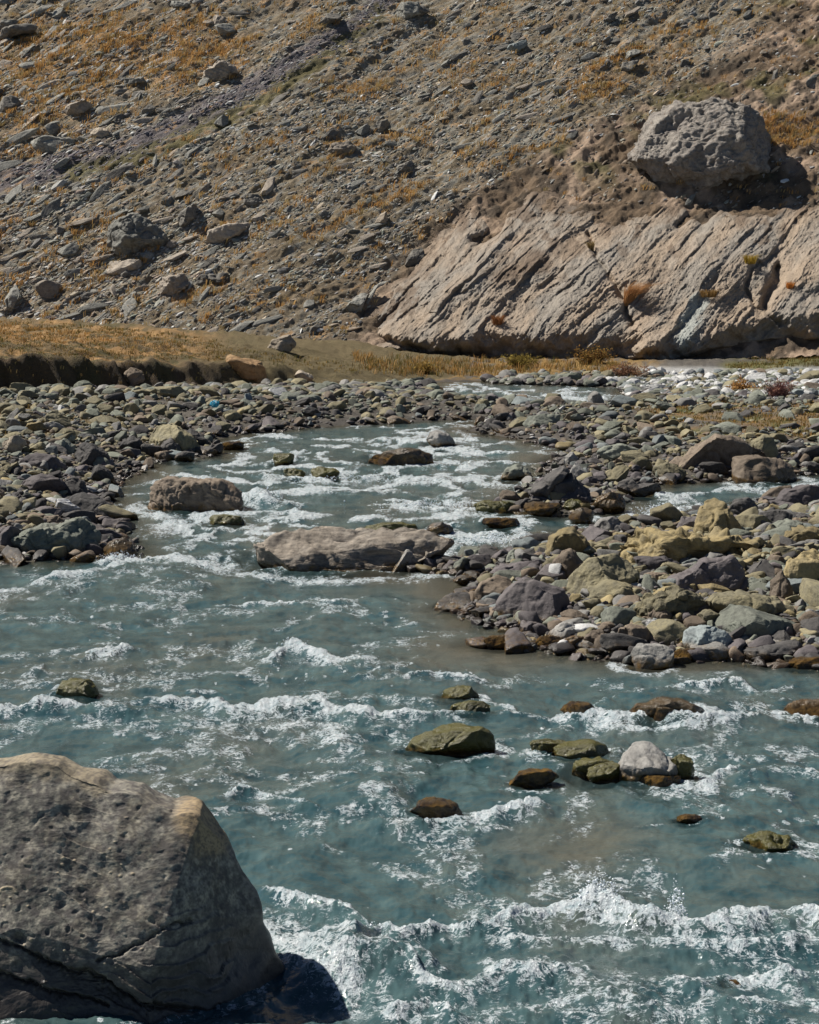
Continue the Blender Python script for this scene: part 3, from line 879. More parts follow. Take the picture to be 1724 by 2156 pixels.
# --- upper right bar
H('khaki', 'large leaning triangular slab with a black underside on the right bar', [(1415, 984), (1440, 964), (1470, 940), (1505, 917), (1560, 930), (1610, 948), (1624, 968), (1600, 976), (1545, 978), (1500, 985), (1440, 992)], 'the triangular slab', sub=5, mat='brown', cuts=3, square=.85, planes=[((.45, -1, -.35), .55)])
H('khaki', 'rounded khaki boulder behind the right end of the triangular slab', [(1578, 960), (1585, 930), (1605, 917), (1625, 925), (1642, 955), (1642, 974), (1600, 972)], 'the rounded khaki boulder')
H('brown', 'square brown block right of the triangular slab beside the side channel', [(1545, 1012), (1548, 972), (1580, 967), (1640, 972), (1672, 985), (1684, 1010), (1660, 1020), (1580, 1018)], 'the square brown block', square=.5)
H('dark', 'leaning dark slab at the right waterline, upper of a pair', [(1095, 1052), (1120, 1026), (1182, 984), (1198, 992), (1180, 1015), (1137, 1054)], 'the leaning dark slab', cuts=3, sub=5)
H('dark', 'leaning dark slab at the right waterline, lower of a pair', [(1135, 1053), (1160, 1016), (1202, 996), (1222, 1018), (1212, 1040), (1160, 1055)], None, cuts=3)
H('amber', 'shiny wet olive boulder beside the small cascade', [(1235, 1077), (1262, 1050), (1292, 1037), (1318, 1052), (1312, 1076), (1285, 1085)], 'the shiny wet boulder', sub=5)
H('moss', 'small dark mossy rock left of the shiny wet boulder', (1188, 1224, 1056, 1082), None)
H('wetbrown', 'low flat wet slab at the tip of the right bar', (1100, 1190, 1062, 1088), 'the low wet slab')
H('wetbrown', 'dark brown wet rock below the small mossy rock', (1196, 1254, 1076, 1105), None)
H('moss', 'long low mossy rock awash left of the low wet slab', (998, 1098, 1062, 1086), None, sink=.5)
H('wetbrown', 'thin dark rock line awash above the white chute', (1010, 1102, 1096, 1113), None, sink=.4)
H('purple', 'long grey slab below the leaning dark slabs', (1160, 1245, 1022, 1058), None)
H('grey', 'rounded grey stone behind the leaning dark slabs', [(1180, 975), (1188, 958), (1205, 953), (1218, 968), (1212, 982)], 'the rounded grey stone')
H('green', 'broad green grey boulder on the right bar', [(1250, 958), (1270, 940), (1310, 936), (1345, 945), (1348, 962), (1300, 968)], 'the broad green boulder')
H('khaki', 'yellow brown rounded boulder in the middle of the right bar', [(1372, 1008), (1378, 990), (1405, 980), (1435, 985), (1448, 1005), (1440, 1018), (1395, 1018)], 'the yellow brown boulder')
H('khaki', 'khaki boulder left of the yellow brown boulder', [(1262, 1018), (1275, 992), (1305, 978), (1325, 985), (1318, 1008), (1285, 1022)], None)
H('green', 'flat topped green boulder at the head of the right bar', [(1098, 898), (1110, 878), (1145, 870), (1180, 875), (1178, 890), (1130, 900)], 'the flat topped green boulder')
H('dark', 'low dark rock with a notch beside the side channel', [(1295, 1040), (1300, 1020), (1330, 1015), (1345, 1028), (1385, 1022), (1392, 1038), (1340, 1048)], None)
# --- lower right bar
H('yellow', 'tall pyramid shaped yellow boulder beside the side channel', [(1450, 1126), (1462, 1100), (1478, 1068), (1492, 1054), (1506, 1052), (1520, 1060), (1550, 1092), (1578, 1128), (1510, 1134)], 'the pyramid boulder', sub=5, cuts=4)
H('dark', 'dark boulder behind the pyramid boulder', [(1530, 1075), (1545, 1052), (1575, 1048), (1600, 1066), (1595, 1090), (1555, 1095)], None)
H('purple', 'dark sloping rock left of the pyramid boulder', [(1418, 1115), (1440, 1085), (1465, 1080), (1470, 1100), (1450, 1122)], None)
H('purple', 'dark grey slab at the right edge beside the side channel', [(1640, 1052), (1655, 1030), (1700, 1022), (1750, 1030), (1750, 1062), (1680, 1066)], 'the dark edge slab')
H('dark', 'dark rounded rock right of the pyramid boulder', [(1585, 1110), (1600, 1080), (1640, 1072), (1668, 1085), (1665, 1108), (1620, 1120)], None)
H('yellow', 'long sculpted yellow boulder with deep black hollows', [(1305, 1157), (1318, 1138), (1342, 1118), (1400, 1122), (1460, 1128), (1492, 1138), (1525, 1119), (1560, 1136), (1590, 1128), (1632, 1148), (1642, 1160), (1590, 1180), (1500, 1186), (1400, 1180), (1320, 1168)], 'the long sculpted boulder', sub=5, noise=.10, freq=3.2, planes=[((.3, -1, -.3), .72)])
H('grey', 'rough grey boulder just below the small cascade', [(1238, 1130), (1248, 1108), (1265, 1094), (1298, 1087), (1320, 1102), (1322, 1122), (1285, 1134)], 'the rough grey boulder')
H('yellow', 'pale yellow green boulder at the upper left of the lower bar', [(1147, 1162), (1158, 1130), (1180, 1117), (1205, 1112), (1232, 1132), (1250, 1166), (1200, 1172)], 'the pale yellow boulder')
H('brown', 'brown wedge boulder in front of the pale yellow boulder', [(1145, 1217), (1165, 1182), (1185, 1164), (1204, 1158), (1230, 1184), (1224, 1212), (1180, 1222)], 'the brown wedge boulder')
H('khaki', 'big domed khaki green boulder in the lower bar', [(1192, 1242), (1200, 1218), (1215, 1200), (1247, 1174), (1292, 1170), (1332, 1188), (1348, 1214), (1346, 1242), (1270, 1250)], 'the big domed boulder', sub=5)
H('khaki', 'low khaki boulder in front of the big domed boulder', [(1237, 1268), (1243, 1240), (1287, 1223), (1327, 1234), (1357, 1256), (1320, 1276)], None)
H('purple', 'large smooth dark purple boulder at the lower bar waterline', [(1031, 1308), (1040, 1285), (1055, 1262), (1087, 1229), (1142, 1222), (1190, 1228), (1220, 1238), (1226, 1298), (1190, 1314), (1100, 1312)], 'the large purple boulder', sub=5, noise=.035, planes=[((-.3, -1, .5), .72), ((.8, -.5, .3), .85)])
H('brown', 'brown boulder leaning on the left of the large purple boulder', [(986, 1276), (998, 1248), (1014, 1228), (1046, 1213), (1077, 1224), (1066, 1250), (1040, 1284)], 'the brown leaning boulder')
H('dark', 'dark triangular rock in shallow water left of the brown leaning boulder', [(915, 1284), (935, 1266), (955, 1256), (975, 1272), (972, 1286)], 'the dark triangular rock')
H('purple', 'long low purple slab above the large purple boulder', [(1025, 1215), (1045, 1196), (1090, 1186), (1145, 1180), (1150, 1196), (1100, 1216)], 'the long purple slab')
H('dark', 'dark olive stone at the upper tip of the lower bar', [(993, 1174), (1002, 1156), (1022, 1147), (1048, 1156), (1062, 1176)], None)
H('green', 'pale green tilted stone at the tip of the lower bar', [(946, 1214), (958, 1192), (975, 1180), (990, 1186), (986, 1204), (965, 1216)], None)
H('green', 'pale green pointed stone left of the pale yellow boulder', [(1060, 1184), (1072, 1164), (1084, 1155), (1102, 1162), (1106, 1182)], None)
H('yellow', 'small yellow stone below the rough grey boulder', (1284, 1332, 1121, 1147), None)
H('khaki', 'rough khaki boulder with dark pitted face in the lower bar', [(1338, 1286), (1345, 1262), (1362, 1246), (1407, 1233), (1450, 1248), (1480, 1264), (1478, 1300), (1430, 1318), (1375, 1312)], 'the rough pitted boulder', sub=5, noise=.08, freq=4)
H('brown', 'small brown upright boulder in front of the rough pitted boulder', [(1362, 1312), (1366, 1282), (1380, 1266), (1402, 1276), (1420, 1308), (1410, 1322), (1380, 1322)], None)
H('purple', 'twisted dark slab with a hollow curved top', [(1397, 1232), (1425, 1214), (1455, 1204), (1482, 1180), (1520, 1182), (1557, 1168), (1570, 1190), (1574, 1212), (1586, 1250), (1500, 1256), (1430, 1246)], 'the twisted slab', sub=5, planes=[((.2, -1, .4), .6)], noise=.06)
H('brown', 'long rounded brown boulder right of the rough pitted boulder', [(1477, 1290), (1488, 1266), (1505, 1253), (1562, 1248), (1637, 1268), (1674, 1296), (1600, 1306), (1500, 1306)], 'the long brown boulder', sub=5, mat='khaki')
H('green', 'long smooth green slab sloping to the right', [(1490, 1324), (1515, 1298), (1542, 1278), (1580, 1284), (1640, 1302), (1690, 1322), (1710, 1340), (1660, 1350), (1560, 1348)], 'the long green slab', sub=5, noise=.03)
H('green', 'small green boulder in front of the long green slab', [(1525, 1344), (1530, 1318), (1555, 1307), (1580, 1318), (1584, 1340), (1555, 1350)], None)
H('blue', 'dark teal rounded boulder at the lower waterline', [(1427, 1362), (1440, 1345), (1472, 1328), (1517, 1323), (1545, 1338), (1546, 1374), (1505, 1386), (1445, 1380)], 'the dark teal boulder', sub=5)
H('grey', 'smooth pale boulder standing in shallow water with a wet foot', [(1313, 1404), (1322, 1382), (1342, 1366), (1392, 1368), (1417, 1379), (1416, 1404), (1385, 1410), (1345, 1412)], 'the smooth pale boulder', sub=5, noise=.03)
H('amber', 'wet amber stone right of the smooth pale boulder', (1416, 1475, 1374, 1397), None)
H('dark', 'long dark ribbed rock lying at the lower right waterline', [(1540, 1394), (1560, 1380), (1590, 1374), (1640, 1366), (1677, 1356), (1692, 1372), (1685, 1392), (1620, 1400)], 'the long ribbed rock')
H('grey', 'flat grey slab above the long ribbed rock', [(1545, 1372), (1555, 1354), (1600, 1346), (1640, 1352), (1644, 1368), (1600, 1378)], None)
H('brown', 'blocky stone with an orange wet base at the waterline', [(1228, 1364), (1230, 1338), (1244, 1322), (1268, 1324), (1280, 1345), (1280, 1368), (1250, 1370)], 'the blocky wet based stone')
H('brown', 'rounded brown boulder right of the blocky wet based stone', [(1302, 1350), (1304, 1325), (1325, 1316), (1358, 1322), (1378, 1345), (1360, 1362), (1320, 1362)], None)
H('grey', 'grey sloping stone left of the blocky wet based stone', [(1142, 1352), (1160, 1330), (1180, 1312), (1205, 1310), (1214, 1338), (1190, 1354)], None)
H('amber', 'long wet amber stone at the lower left tip of the bar', (1010, 1114, 1346, 1368), 'the long amber stone')
H('amber', 'wet reddish stone right of the long amber stone', (1124, 1186, 1345, 1370), None)
H('amber', 'wet brown stone between the reddish stone and the blocky stone', (1182, 1236, 1348, 1371), None)
H('yellow', 'large cracked yellow boulder at the right edge of the lower bar', [(1646, 1232), (1650, 1196), (1664, 1170), (1707, 1158), (1760, 1170), (1770, 1236), (1720, 1246), (1680, 1242)], 'the cracked yellow boulder', sub=5, noise=.07)
H('brown', 'brown pointed boulder left of the cracked yellow boulder', [(1620, 1262), (1626, 1225), (1645, 1204), (1662, 1225), (1674, 1262), (1650, 1270)], None)
H('yellow', 'folded yellow boulder at the right edge above the cracked yellow boulder', [(1640, 1140), (1652, 1118), (1690, 1108), (1740, 1118), (1750, 1150), (1690, 1156)], 'the folded yellow boulder', noise=.09)
H('green', 'grey green boulder right of the long sculpted boulder', [(1618, 1128), (1630, 1105), (1660, 1092), (1692, 1104), (1700, 1122), (1660, 1132)], None)
H('purple', 'grey wavy slab under the long sculpted boulder', (1335, 1440, 1172, 1204), None)
H('brown', 'brown stone under the twisted slab', (1345, 1410, 1205, 1232), None)
H('khaki', 'round khaki stone left of the long green slab', (1468, 1530, 1283, 1322), None)
H('wetbrown', 'dark wet stone at the lower right waterline edge', (1650, 1730, 1392, 1416), None)
H('purple', 'purple stone below the large purple boulder', (1090, 1140, 1318, 1346), None)
# --- in the river, lower
H('moss', 'mossy round rock breaking the surface at the left of the lower river', [(115, 1470), (125, 1446), (155, 1427), (185, 1440), (207, 1468), (185, 1482), (140, 1480)], 'the left mossy rock', sink=.4)
H('moss', 'upper green mossy rock of two in midstream', [(922, 1484), (940, 1464), (965, 1456), (990, 1458), (1012, 1480), (970, 1488)], 'the upper moss pair', sink=.4)
H('moss', 'lower green mossy rock of two in midstream', (945, 1038, 1487, 1516), None, sink=.4)
H('moss', 'long mossy green boulder with a dark right end in midstream', [(846, 1593), (870, 1574), (902, 1556), (952, 1542), (1012, 1536), (1034, 1555), (1039, 1588), (950, 1595)], 'the long mossy boulder', sub=5, sink=.3, noise=.04)
H('moss', 'thin mossy rock behind the mossy hump', (1118, 1206, 1568, 1594), None, sink=.4)
H('moss', 'smooth mossy hump in midstream left of the grey topped boulder', [(1128, 1603), (1162, 1582), (1205, 1576), (1242, 1569), (1277, 1582), (1294, 1602), (1172, 1606)], 'the mossy hump', sink=.3, noise=.035)
H('grey', 'grey topped boulder with a mossy wet foot in the river', [(1302, 1654), (1306, 1628), (1316, 1602), (1336, 1583), (1364, 1577), (1392, 1600), (1427, 1620), (1462, 1644), (1476, 1656), (1380, 1662)], 'the grey topped boulder', sub=5, sink=.25, noise=.035)
H('moss', 'dark mossy rock behind the right of the grey topped boulder', [(1405, 1640), (1412, 1608), (1428, 1598), (1455, 1608), (1472, 1645), (1440, 1652)], None)
H('moss', 'slanting mossy rock left of the grey topped boulder', [(1175, 1644), (1212, 1618), (1262, 1606), (1292, 1618), (1265, 1640)], None, sink=.3)
H('moss', 'dark mossy rock touching the left of the grey topped boulder', (1234, 1308, 1616, 1656), None)
H('wetbrown', 'low brown rock at the left end of the mossy cluster', [(1070, 1656), (1092, 1638), (1120, 1632), (1160, 1634), (1180, 1650), (1130, 1660)], None, sink=.3)
H('amber', 'wet amber rock in front of the grey topped boulder', (1336, 1428, 1642, 1665), None, sink=.3)
H('wetbrown', 'brown rock awash above the white wave in midstream', [(850, 1726), (880, 1702), (915, 1692), (960, 1700), (984, 1724), (920, 1732)], 'the brown awash rock', sink=.4)
H('amber', 'broad amber rock under a dome of water at the right', [(1295, 1524), (1340, 1496), (1400, 1481), (1450, 1490), (1500, 1520), (1400, 1532)], 'the amber dome rock', sink=.4)
H('amber', 'wet orange rock at the right edge of the lower river', (1645, 1765, 1484, 1518), None, sink=.4)
H('moss', 'bright yellow green mossy rock awash at the lower right', [(1540, 1797), (1570, 1778), (1615, 1766), (1660, 1776), (1695, 1796), (1620, 1802)], 'the yellow green rock', sink=.4, noise=.07)
H('wetbrown', 'small dark rock just breaking water above the yellow green rock', (1418, 1478, 1727, 1744), None, sink=.5)
H('wetbrown', 'olive rock under the surface left of the amber dome rock', (1180, 1258, 1488, 1512), None, sink=.5)
H('amber', 'small brown rock in the white water at the bottom right', (1508, 1566, 2056, 2082), None, sink=.6, lift=-.03)

# ------------------------------------------------------------------ foreground boulder
def foreground_boulder():
    pts = [(-420, 2150), (-400, 1900), (-330, 1720), (-200, 1620), (-60, 1602), (0, 1598), (60, 1596), (130, 1600), (165, 1620), (215, 1632), (240, 1650), (300, 1655), (340, 1680), (372, 1697), (395, 1690), (414, 1687), (430, 1694),
           (447, 1718), (475, 1760), (500, 1812), (518, 1850), (540, 1890), (556, 1960), (576, 2010), (600, 2060), (622, 2120), (632, 2160), (640, 2330), (-420, 2330)]
    s0 = 13.4
    cx, cy = 120.0, 1960.0
    rr = ray(cx, cy)
    tt = s0 / rr[1]
    C0 = rr * tt + np.array([0, 0, CAM_H]); s = tt / F
    Q = np.array([((x - cx) * s, (cy - y) * s) for x, y in pts])
    nth = 2880
    th = np.linspace(-np.pi, np.pi, nth, endpoint=False)
    R = np.zeros(nth); ex, ez = np.cos(th), np.sin(th)
    for k in range(len(Q)):
        a = Q[k]; b = Q[(k + 1) % len(Q)]; e = b - a
        den = ex * e[1] - ez * e[0]; den = np.where(np.abs(den) < 1e-9, 1e-9, den)
        t_ = (a[0] * e[1] - a[1] * e[0]) / den; u_ = (a[0] * ez - a[1] * ex) / den
        R = np.where((u_ >= -1e-6) & (u_ <= 1 + 1e-6) & (t_ > R), t_, R)
    ker = np.hanning(15)[1:-1]; ker /= ker.sum()
    R = np.convolve(np.concatenate([R[-20:], R, R[:20]]), ker, 'same')[20:-20]
    # rings: back pole -> silhouette -> front pole
    nt, nr = 720, 420
    tq = np.linspace(-np.pi, np.pi, nt, endpoint=False)
    Rq = np.interp(tq, th, R, period=2 * np.pi)
    lat = np.concatenate([np.linspace(-np.pi / 2, 0, 60)[:-1], np.linspace(0, np.pi / 2, nr - 59)])   # -: back, +: front
    LA, TH = np.meshgrid(lat, tq, indexing='ij')
    RR = np.broadcast_to(Rq, LA.shape)
    c = np.cos(LA); sn = np.sin(LA)
    e = .80
    gx = np.cos(TH) * RR * c ** e; gz = np.sin(TH) * RR * c ** e
    dep = np.where(sn > 0, .95, .85)
    gy = -np.sign(sn) * np.abs(sn) ** e * dep
    P = np.stack([gx, gy, gz], -1).reshape(-1, 3)
    # broad facets: a front face that leans back, a right face turned from the sun
    for n, o in (((-.22, -.84, .48), .66), ((.03, -.83, .55), .655), ((.776, -.607, .169), 1.04), ((-.10, -.97, .22), .68)):
        n = np.array(n); n /= np.linalg.norm(n)
        pr = P @ n
        P = P - n * (np.maximum(pr - o, 0) * .93)[:, None]
    ppx = cx + P[:, 0] / s; ppy = cy - P[:, 2] / s
    front = sstep(.15, -.25, P[:, 1])
    Fq = grid_faces(len(lat), nt)
    ii = np.arange(len(lat) * nt).reshape(len(lat), nt)
    wrap = np.stack([ii[:-1, -1], ii[:-1, 0], ii[1:, 0], ii[1:, -1]], -1)
    Fq = np.concatenate([Fq, wrap])[:, ::-1]
    jx = 11 * fbm3(P * 4, 5, 3, .6); jy = 11 * fbm3(P * 4, 5, 9, .6)
    N = vnormals(P, Fq)
    cen = P.mean(0)
    if ((P - cen) * N).sum() < 0:
        Fq = Fq[:, ::-1]; N = -N
    d = .05 * fbm3(P * 1.5, 3, 17) + .0085 * fbm3(P * 5.0, 3, 23, .45) + .0022 * fbm3(P * np.array([18, 18, 34]), 3, 29, .6)
    def zl(z): return [(a * .397, 1579 + b * .397) for a, b in z]
    cr1 = zl([(-200, 740), (0, 800), (160, 850), (330, 910), (480, 965), (620, 1010), (700, 1050), (780, 1100), (900, 1140), (1040, 1210), (1200, 1270)])
    cr2 = zl([(600, 930), (700, 880), (850, 820), (960, 790), (1050, 772)])
    cr3 = zl([(-200, 930), (0, 970), (120, 995), (250, 1020), (380, 1080), (540, 1120), (640, 1130)])
    cr4 = zl([(-100, 1270), (0, 1285), (120, 1300), (220, 1340), (300, 1385)])
    X_, Y_ = ppx + jx, ppy + jy
    def yline(ln): return np.interp(X_, [p[0] for p in ln], [p[1] for p in ln])
    for ln, w_, dp in ((cr1, 3.6, .07), (cr2, 2.6, .04), (cr3, 2.8, .045), (cr4, 4, .05)):
        d -= front * dp * np.exp(-(seg_dist(X_, Y_, ln) / w_) ** 2)
    # the bed above each crack overhangs the bed below it
    below1 = sstep(-2, 5, Y_ - yline(cr1)); below3 = sstep(-2, 4, Y_ - yline(cr3)) * sstep(270, 200, X_)
    wid = np.interp(X_, [-80, 100, 200, 260, 330, 420], [.02, .04, .10, .13, .09, .02])
    d -= front * (below1 * wid * np.exp(-np.maximum(Y_ - yline(cr1), 0) / 45) + below3 * .05 * np.exp(-np.maximum(Y_ - yline(cr3), 0) / 30))
    # dark hollow under the cross joint, pits, small chips
    pit = zl([(170, 820)])[0]
    d -= front * .05 * np.exp(-(((X_ - pit[0] - 12) / 16) ** 2 + ((Y_ - pit[1]) / 9) ** 2))
    qb = (P[:, 2] + .32 * P[:, 0]) * 8.5 + 1.3 * fbm3(P * 1.6, 3, 43)
    led = sstep(.0, .35, perlin3(P * 1.3, 45))
    d += .017 * led * ((qb - np.floor(qb)) ** 2 - .3) * front
    pk = perlin3(P * 15, 41)
    d -= .006 * sstep(.42, .60, pk) * front
    r = np.random.default_rng(5)
    chip = np.zeros(len(P))
    for _ in range(46):
        qx, qy = r.uniform(-60, 330), r.uniform(1690, 2010)
        rx = r.uniform(1.5, 4.5); ry = rx * r.uniform(.5, 1)
        chip = np.maximum(chip, np.exp(-(((ppx - qx) / rx) ** 2 + ((ppy - qy) / ry) ** 2) ** 2))
    ring = (((ppx - 48) / 19) ** 2 + ((ppy - 1826) / 11) ** 2)
    chip = np.maximum(chip, np.exp(-((ring - 1) / .35) ** 2) * (ppy < 1826) * front)
    d += .006 * chip * front
    P = P + N * d[:, None]
    zb = -C0[2] - .8
    # colour: stone tones and stains, then a wet band with shade painted in
    n1 = fbm3(P * 1.4, 4, 51); n2 = fbm3(P * 5, 5, 57, .6); n3 = fbm3(P * 18, 4, 61, .6)
    col = np.empty((len(P), 3)); col[:] = (.19, .178, .152)
    col = blend(col, sstep(-.15, .4, n1 + .3 * n2), (.145, .14, .118))
    col = blend(col, sstep(.05, .5, n2) * .8, (.085, .076, .072))
    col = blend(col, sstep(.15, .5, n2 - .4 * n1) * .5, (.26, .23, .165))
    n4 = fbm3(P * np.array([34, 34, 60]), 3, 67, .6)
    col = blend(col, sstep(.0, .35, n3 + .4 * n2) * .65, (.075, .068, .065))
    col = blend(col, sstep(.15, .5, -n3 - .2 * n2) * .7, (.32, .295, .235))
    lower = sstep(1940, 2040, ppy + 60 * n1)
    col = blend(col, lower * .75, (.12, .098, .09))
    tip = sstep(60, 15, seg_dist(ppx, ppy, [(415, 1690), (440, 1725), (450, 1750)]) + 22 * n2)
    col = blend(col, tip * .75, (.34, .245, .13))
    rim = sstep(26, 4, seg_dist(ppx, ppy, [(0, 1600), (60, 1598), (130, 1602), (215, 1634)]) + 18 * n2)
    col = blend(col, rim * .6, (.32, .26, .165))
    col = blend(col, sstep(.05, .5, n4) * .55, (.06, .055, .052))
    col = blend(col, chip * front, (.45, .37, .25))
    col = blend(col, sstep(.25, .5, n3) * .5, (.09, .08, .075))
    wet = sstep(.62, .18, P[:, 2] + C0[2] + .16 * n2 - .12 * n1)  # wet foot, carried higher up to paint in shade on the lower boulder
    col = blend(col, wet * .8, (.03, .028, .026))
    g = NG('weathered_boulder_rock')
    co = g.coord()
    na = g.noise(co, 6, 6, .7); nb = g.noise(co, 45, 5, .75)
    v = g.math('MULTIPLY', g.math('MULTIPLY_ADD', na, .9, .55), g.math('MULTIPLY_ADD', nb, 1.0, .5))
    vm = g.n.new('ShaderNodeVectorMath'); vm.operation = 'SCALE'
    g.l.new(g.attr('Col', 'Color'), vm.inputs[0]); g.l.new(v, vm.inputs['Scale'])
    rg = g.math('MULTIPLY_ADD', g.attr('wet'), -.55, .85)
    m = g.done(g.principled(vm.outputs[0], rg, g.bump(g.math('ADD', g.math('MULTIPLY', na, .8), g.math('MULTIPLY', nb, .4)), .5, .02), .35).outputs[0])
    zmin = P[:, 2].min()
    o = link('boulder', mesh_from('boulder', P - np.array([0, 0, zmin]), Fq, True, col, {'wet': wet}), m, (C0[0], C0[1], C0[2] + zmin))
    tag(o, 'giant cracked grey boulder in the near corner of the river', 'boulder')
    HERO.append((o, 200, 1880, 430, 290, 'the giant cracked boulder'))
foreground_boulder()

# ------------------------------------------------------------------ loose stones of the banks and the slope
def put_stones(name, protos, P, R, S, C, mat, smooth=False):
    """one mesh of many small stones: P (n,3) places, R (n,3,3) turns, S (n,3) half sizes, C (n,3) colours"""
    r = np.random.default_rng(99)
    which = r.integers(0, len(protos), len(P))
    Vs, Fs, Cs, off = [], [], [], 0
    for k, (V0, F0) in enumerate(protos):
        ix = np.nonzero(which == k)[0]
        if not len(ix): continue
        W = np.einsum('nij,nvj->nvi', R[ix], V0[None] * S[ix][:, None, :]) + P[ix][:, None, :]
        n, m = W.shape[:2]
        Vs.append(W.reshape(-1, 3)); Cs.append(np.repeat(C[ix], m, 0))
        Fs.append((F0[None] + (np.arange(n) * m)[:, None, None] + off).reshape(-1, 3)); off += n * m
    me = mesh_from(name, np.concatenate(Vs), np.concatenate(Fs), smooth, np.concatenate(Cs))
    return tag(link(name, me, mat), kind='stuff')

def rot_z(a):
    c, s_ = np.cos(a), np.sin(a); z = np.zeros_like(a); o = np.ones_like(a)
    return np.stack([np.stack([c, -s_, z], -1), np.stack([s_, c, z], -1), np.stack([z, z, o], -1)], -2)

def rot_x(a):
    c, s_ = np.cos(a), np.sin(a); z = np.zeros_like(a); o = np.ones_like(a)
    return np.stack([np.stack([o, z, z], -1), np.stack([z, c, -s_], -1), np.stack([z, s_, c], -1)], -2)

def rot_y(a):
    c, s_ = np.cos(a), np.sin(a); z = np.zeros_like(a); o = np.ones_like(a)
    return np.stack([np.stack([c, z, s_], -1), np.stack([z, o, z], -1), np.stack([-s_, z, c], -1)], -2)

def stone_mat(name, wet=False, bump=.5):
    g = NG(name)
    co = g.coord()
    na = g.noise(co, 7, 5, .65); nb = g.noise(co, 40, 4, .7)
    v = g.math('MULTIPLY', g.math('MULTIPLY_ADD', na, .9, .55), g.math('MULTIPLY_ADD', nb, .9, .55))
    vm = g.n.new('ShaderNodeVectorMath'); vm.operation = 'SCALE'
    g.l.new(g.attr('Col', 'Color'), vm.inputs[0]); g.l.new(v, vm.inputs['Scale'])
    col = vm.outputs[0]; rg = .82
    if wet:
        geo = g.n.new('ShaderNodeNewGeometry'); sx = g.n.new('ShaderNodeSeparateXYZ'); g.l.new(geo.outputs['Position'], sx.inputs[0])
        wf = g.remap(g.math('ADD', sx.outputs[2], g.math('MULTIPLY', g.math('SUBTRACT', na, .5), -.2)), .16, .03, 0, 1, True)
        w2 = g.n.new('ShaderNodeVectorMath'); w2.operation = 'MULTIPLY'; g.l.new(col, w2.inputs[0]); w2.inputs[1].default_value = (.45, .38, .32)
        col = g.mix(wf, col, w2.outputs[0]); rg = g.math('MULTIPLY_ADD', wf, -.6, .82)
    return g.done(g.principled(col, rg, g.bump(g.math('ADD', na, nb), bump, .04), .4).outputs[0])

PEB2 = [cut_rock(2, 300 + k, cuts=13, depth=(.46, .86), noise=.04, soft=1.0) for k in range(14)]
PEB1 = [cut_rock(1, 330 + k, cuts=7, noise=0) for k in range(14)]
SLAB2 = [cut_rock(2, 360 + k, cuts=14, depth=(.5, .85), noise=.03, soft=1.0) for k in range(14)]
SLAB1 = [cut_rock(1, 390 + k, cuts=9, depth=(.55, .85), noise=0, soft=1.0) for k in range(14)]

def hero_cover(px, py, grow=.85):
    m = np.zeros(px.shape, bool)
    for _, cx, cy, a, b, _s in HERO:
        m |= ((px - cx) / (a * grow)) ** 2 + ((py - cy) / (b * grow)) ** 2 < 1
    return m

PAL = {'green': (.15, .16, .125), 'khaki': (.20, .175, .105), 'grey': (.185, .18, .168), 'purple': (.10, .088, .09), 'dark': (.065, .06, .058), 'brown': (.15, .115, .082), 'blue': (.135, .15, .148), 'yellow': (.25, .20, .10), 'pale': (.42, .42, .41)}

def stone_tone(px, py, S, r):
    """which colour the stones have where: dark near water, khaki higher, bleached by the far channel"""
    n = len(px)
    q = r.random(n)
    hi = sstep(.25, 2.2, S + r.normal(0, .6, n))
    names = np.array(['dark', 'purple', 'brown', 'khaki', 'green', 'grey', 'blue', 'yellow', 'pale'])
    p = np.zeros((n, 9))
    p[:, 0] = .34 - .24 * hi; p[:, 1] = .26 - .22 * hi; p[:, 2] = .12; p[:, 3] = .05 + .42 * hi; p[:, 4] = .08 + .22 * hi; p[:, 5] = .08 + .04 * hi; p[:, 6] = .05; p[:, 7] = .01 + .10 * hi * sstep(1000, 1100, py); p[:, 8] = .012
    pale = sstep(1220, 1420, px) * sstep(850, 820, py) * sstep(760, 770, py)
    p[:, 8] += 1.6 * pale; p[:, 6] += .5 * pale; p[:, 4] += .4 * pale; p[:, 0] *= 1 - pale; p[:, 1] *= 1 - pale
    farb = sstep(900, 850, py) * (1 - pale)
    p[:, 4] += .4 * farb; p[:, 5] += .1 * farb
    p /= p.sum(1)[:, None]
    k = (p.cumsum(1) < q[:, None]).sum(1).clip(0, 8)
    return names[k]

def bank_density(px, py, S, bt):
    d = np.ones(px.shape)
    tur = sstep(1250, 1420, px) * sstep(842, 865, py) * sstep(935, 900, py)
    d *= 1 - .82 * tur
    sand = sstep(26, 8, seg_dist(px, (py - 815) * 2 + 815, [(210, 832), (420, 818), (650, 812), (800, 800)]))
    d *= 1 - .8 * sand
    foot = sstep(700, 780, px) * sstep(806, 790, py) * sstep(1330, 1270, px)
    d *= 1 - .65 * foot
    d *= np.where(bt > -.3, 0.0, 1.0)
    d *= np.where(S > 0, 1, sstep(-.35, 0, S) * .7)
    return d

def sample_bank(n, r, y_a=22.5, y_b=96, span=.235):
    """candidate places, evenly in the picture depth so that near stones are not too many"""
    inv = r.uniform(1 / y_b, 1 / y_a, n); y = 1 / inv
    x = r.uniform(-span, span, n) * y
    keep = y < 89
    return x[keep], y[keep]

r = np.random.default_rng(21)
CLASSES = {}
